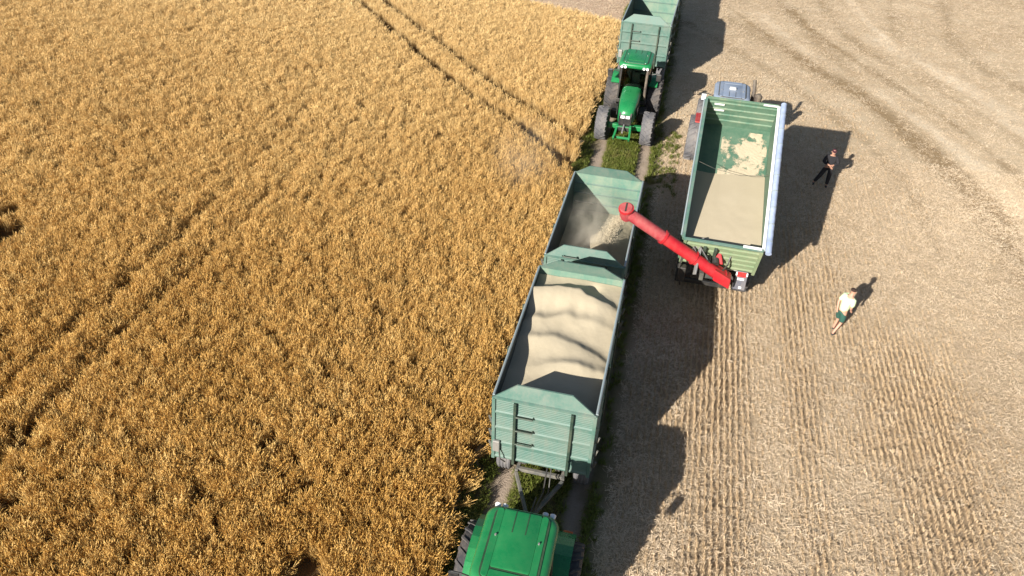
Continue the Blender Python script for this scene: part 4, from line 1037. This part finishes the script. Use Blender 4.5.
# ------------------------------------------------------------------ people
def skin_mesh(name, joints, edges, mat, parent, sub=2, root=0):
    """joints: list of (x, y, z, rx, ry)"""
    me = bpy.data.meshes.new(name); me.from_pydata([j[:3] for j in joints], edges, [])
    me.materials.append(MATS[mat])
    o = bpy.data.objects.new(name, me); COL.objects.link(o); o.parent = parent
    md = o.modifiers.new('skin', 'SKIN'); md.use_smooth_shade = True
    sv = me.skin_vertices[0].data if me.skin_vertices else None
    if sv is None:
        bm = bmesh.new(); bm.from_mesh(me); bm.verts.layers.skin.verify(); bm.to_mesh(me); bm.free(); sv = me.skin_vertices[0].data
    for i, j in enumerate(joints):
        sv[i].radius = (j[3], j[4] if len(j) > 4 else j[3]); sv[i].use_root = (i == root)
    s = o.modifiers.new('sub', 'SUBSURF'); s.levels = sub; s.render_levels = sub
    return o
def person(loc, rz, label, J, top, bottom, hair, cap=False, sleeves=0.55, short_legs=True):
    """J: joint positions (y forward, x to the person's right)"""
    p = empty('person', loc, rz, label, 'person')
    V, E = [], []
    def add(c, r, par=None, r2=None):
        V.append(tuple(c) + (r, r2 or r)); i = len(V) - 1
        if par is not None: E.append((par, i))
        return i
    pel = add(J['pelvis'], 0.125)
    sp = add(J['waist'], 0.12, pel); ch = add(J['chest'], 0.145, sp); ne = add(J['neck'], 0.055, ch)
    hb = add(Vector(J['head']) + Vector((0, 0.0, -0.07)), 0.070, ne); hm = add(Vector(J['head']) + Vector((0, 0, 0.03)), 0.095, hb); add(Vector(J['head']) + Vector((0, -0.01, 0.12)), 0.06, hm)
    for s in ('L', 'R'):
        sg = -1 if s == 'L' else 1
        sh = add(J['sh' + s], 0.062, ch); el = add(J['el' + s], 0.045, sh); wr = add(J['wr' + s], 0.030, el)
        w, d = Vector(J['wr' + s]), (Vector(J['wr' + s]) - Vector(J['el' + s])).normalized()
        pm = add(w + d * 0.07, 0.032, wr)
        side = d.cross(Vector((0, 1, 0.3))).normalized()
        add(w + d * 0.05 + side * sg * 0.06, 0.011, wr)                                     # thumb
        for q, ln in ((-0.030, 0.07), (-0.010, 0.085), (0.010, 0.08), (0.030, 0.06)):       # fingers, slightly curled
            f1 = add(w + d * (0.09 + ln * 0.4) + side * q, 0.010, pm); add(w + d * (0.09 + ln) + side * q + Vector((0, 0.02, -0.01)), 0.009, f1)
        hi = add(J['hi' + s], 0.092, pel); kn = add(J['kn' + s], 0.060, hi); an = add(J['an' + s], 0.040, kn)
        add(Vector(J['an' + s]) + Vector((0, 0.13, -0.045)), 0.036, an)
    skin_mesh('body', V, E, 'skin', p)
    # clothing over the body
    L = lambda a, b, t: Vector(J[a]).lerp(Vector(J[b]), t)
    v = [tuple(L('pelvis', 'waist', -0.25)) + (0.165, 0.14), tuple(J['waist']) + (0.165, 0.13), tuple(J['chest']) + (0.185, 0.145), tuple(L('chest', 'neck', 0.7)) + (0.085, 0.085)]
    e = [(0, 1), (1, 2), (2, 3)]
    for s in ('L', 'R'):
        i = len(v); v += [tuple(J['sh' + s]) + (0.088, 0.085), tuple(L('sh' + s, 'el' + s, min(sleeves, 1.0))) + (0.082, 0.078)]; e += [(2, i), (i, i + 1)]
        if sleeves > 1: v.append(tuple(L('el' + s, 'wr' + s, 0.9)) + (0.055, 0.055)); e.append((i + 1, i + 2))
    skin_mesh('shirt', v, e, top, p)
    v = [tuple(L('pelvis', 'waist', 0.25)) + (0.155, 0.13), tuple(J['pelvis']) + (0.165, 0.14)]; e = [(0, 1)]
    for s in ('L', 'R'):
        i = len(v); k_ = 0.98 if short_legs else 1.0
        v += [tuple(J['hi' + s]) + (0.115, 0.115), tuple(L('hi' + s, 'kn' + s, k_)) + (0.098, 0.098)]; e += [(1, i), (i, i + 1)]
        if not short_legs: v.append(tuple(L('kn' + s, 'an' + s, 0.92)) + (0.072, 0.072)); e.append((i + 1, i + 2))
    skin_mesh('shorts' if short_legs else 'trousers', v, e, bottom, p)
    for s in ('L', 'R'):
        a = Vector(J['an' + s])
        skin_mesh('shoe', [tuple(a + Vector((0, -0.04, -0.01))) + (0.052,), tuple(a + Vector((0, 0.06, -0.035))) + (0.052,), tuple(a + Vector((0, 0.17, -0.05))) + (0.042,)], [(0, 1), (1, 2)], 'shoe', p)
    h = Vector(J['head'])
    skin_mesh('cap' if cap else 'hair', [tuple(h + Vector((0, -0.045, 0.0))) + (0.092,), tuple(h + Vector((0, -0.025, 0.075))) + (0.106,), tuple(h + Vector((0, -0.01, 0.125))) + (0.075,)], [(0, 1), (1, 2)], hair, p)
    if cap: MB().loft([[(h.x + 0.09 * cos(a), h.y + 0.06 + 0.13 * sin(a), h.z + zz - 0.03 * sin(a)) for a in [pi * k / 8 for k in range(9)]] for zz in (0.085, 0.098)]).build('cap_peak', hair, p)
    skin_mesh('nose', [tuple(h + Vector((0, 0.085, 0.03))) + (0.012,), tuple(h + Vector((0, 0.105, 0.0))) + (0.018,)], [(0, 1)], 'skin', p, 1)
    for sg in (-1, 1):
        MB().tube([h + Vector((sg * 0.033, 0.078, 0.035)), h + Vector((sg * 0.033, 0.094, 0.035))], 0.011, 8).build('eye', 'eye', p)
        skin_mesh('ear', [tuple(h + Vector((sg * 0.09, -0.01, 0.03))) + (0.012, 0.02), tuple(h + Vector((sg * 0.098, -0.015, -0.02))) + (0.010, 0.016)], [(0, 1)], 'skin', p, 1)
    MB().bar(h + Vector((-0.025, 0.085, -0.045)), h + Vector((0.025, 0.085, -0.045)), 0.012, 0.01).build('mouth', 'cap_maroon', p)
    return p
JW = dict(pelvis=(0, -0.02, 0.96), waist=(0, 0.02, 1.14), chest=(0.0, 0.09, 1.40), neck=(0.0, 0.13, 1.58), head=(0.0, 0.17, 1.72),
          shL=(-0.20, 0.09, 1.47), elL=(-0.23, -0.06, 1.22), wrL=(-0.13, -0.15, 1.06), shR=(0.19, 0.09, 1.47), elR=(0.22, 0.03, 1.19), wrR=(0.17, 0.16, 1.00),
          hiL=(-0.10, -0.02, 0.92), knL=(-0.11, 0.10, 0.50), anL=(-0.11, 0.02, 0.09), hiR=(0.10, -0.02, 0.92), knR=(0.11, -0.02, 0.50), anR=(0.11, -0.28, 0.12))
person((6.88, 20.72, 0), radians(-48), 'person in pale lime shirt and green shorts walking across the sunlit stubble', JW, 'shirt_white', 'shorts_green', 'hair_brown', False, 0.85)
JB = dict(pelvis=(0, 0, 0.97), waist=(0, 0.01, 1.15), chest=(0.0, 0.03, 1.41), neck=(0.0, 0.05, 1.58), head=(0.0, 0.09, 1.71),
          shL=(-0.20, 0.03, 1.47), elL=(-0.30, 0.12, 1.22), wrL=(-0.09, 0.32, 1.22), shR=(0.20, 0.03, 1.47), elR=(0.30, 0.12, 1.22), wrR=(0.09, 0.32, 1.22),
          hiL=(-0.10, 0, 0.92), knL=(-0.11, 0.06, 0.50), anL=(-0.12, 0.03, 0.09), hiR=(0.11, 0, 0.92), knR=(0.25, 0.05, 0.52), anR=(0.42, -0.02, 0.10))
person((7.38, 30.68, 0), pi + radians(-8), 'person in black clothes and cap standing at the edge of the trailer shadow', JB, 'black_cloth', 'black_cloth', 'cap_maroon', True, 1.2, False)
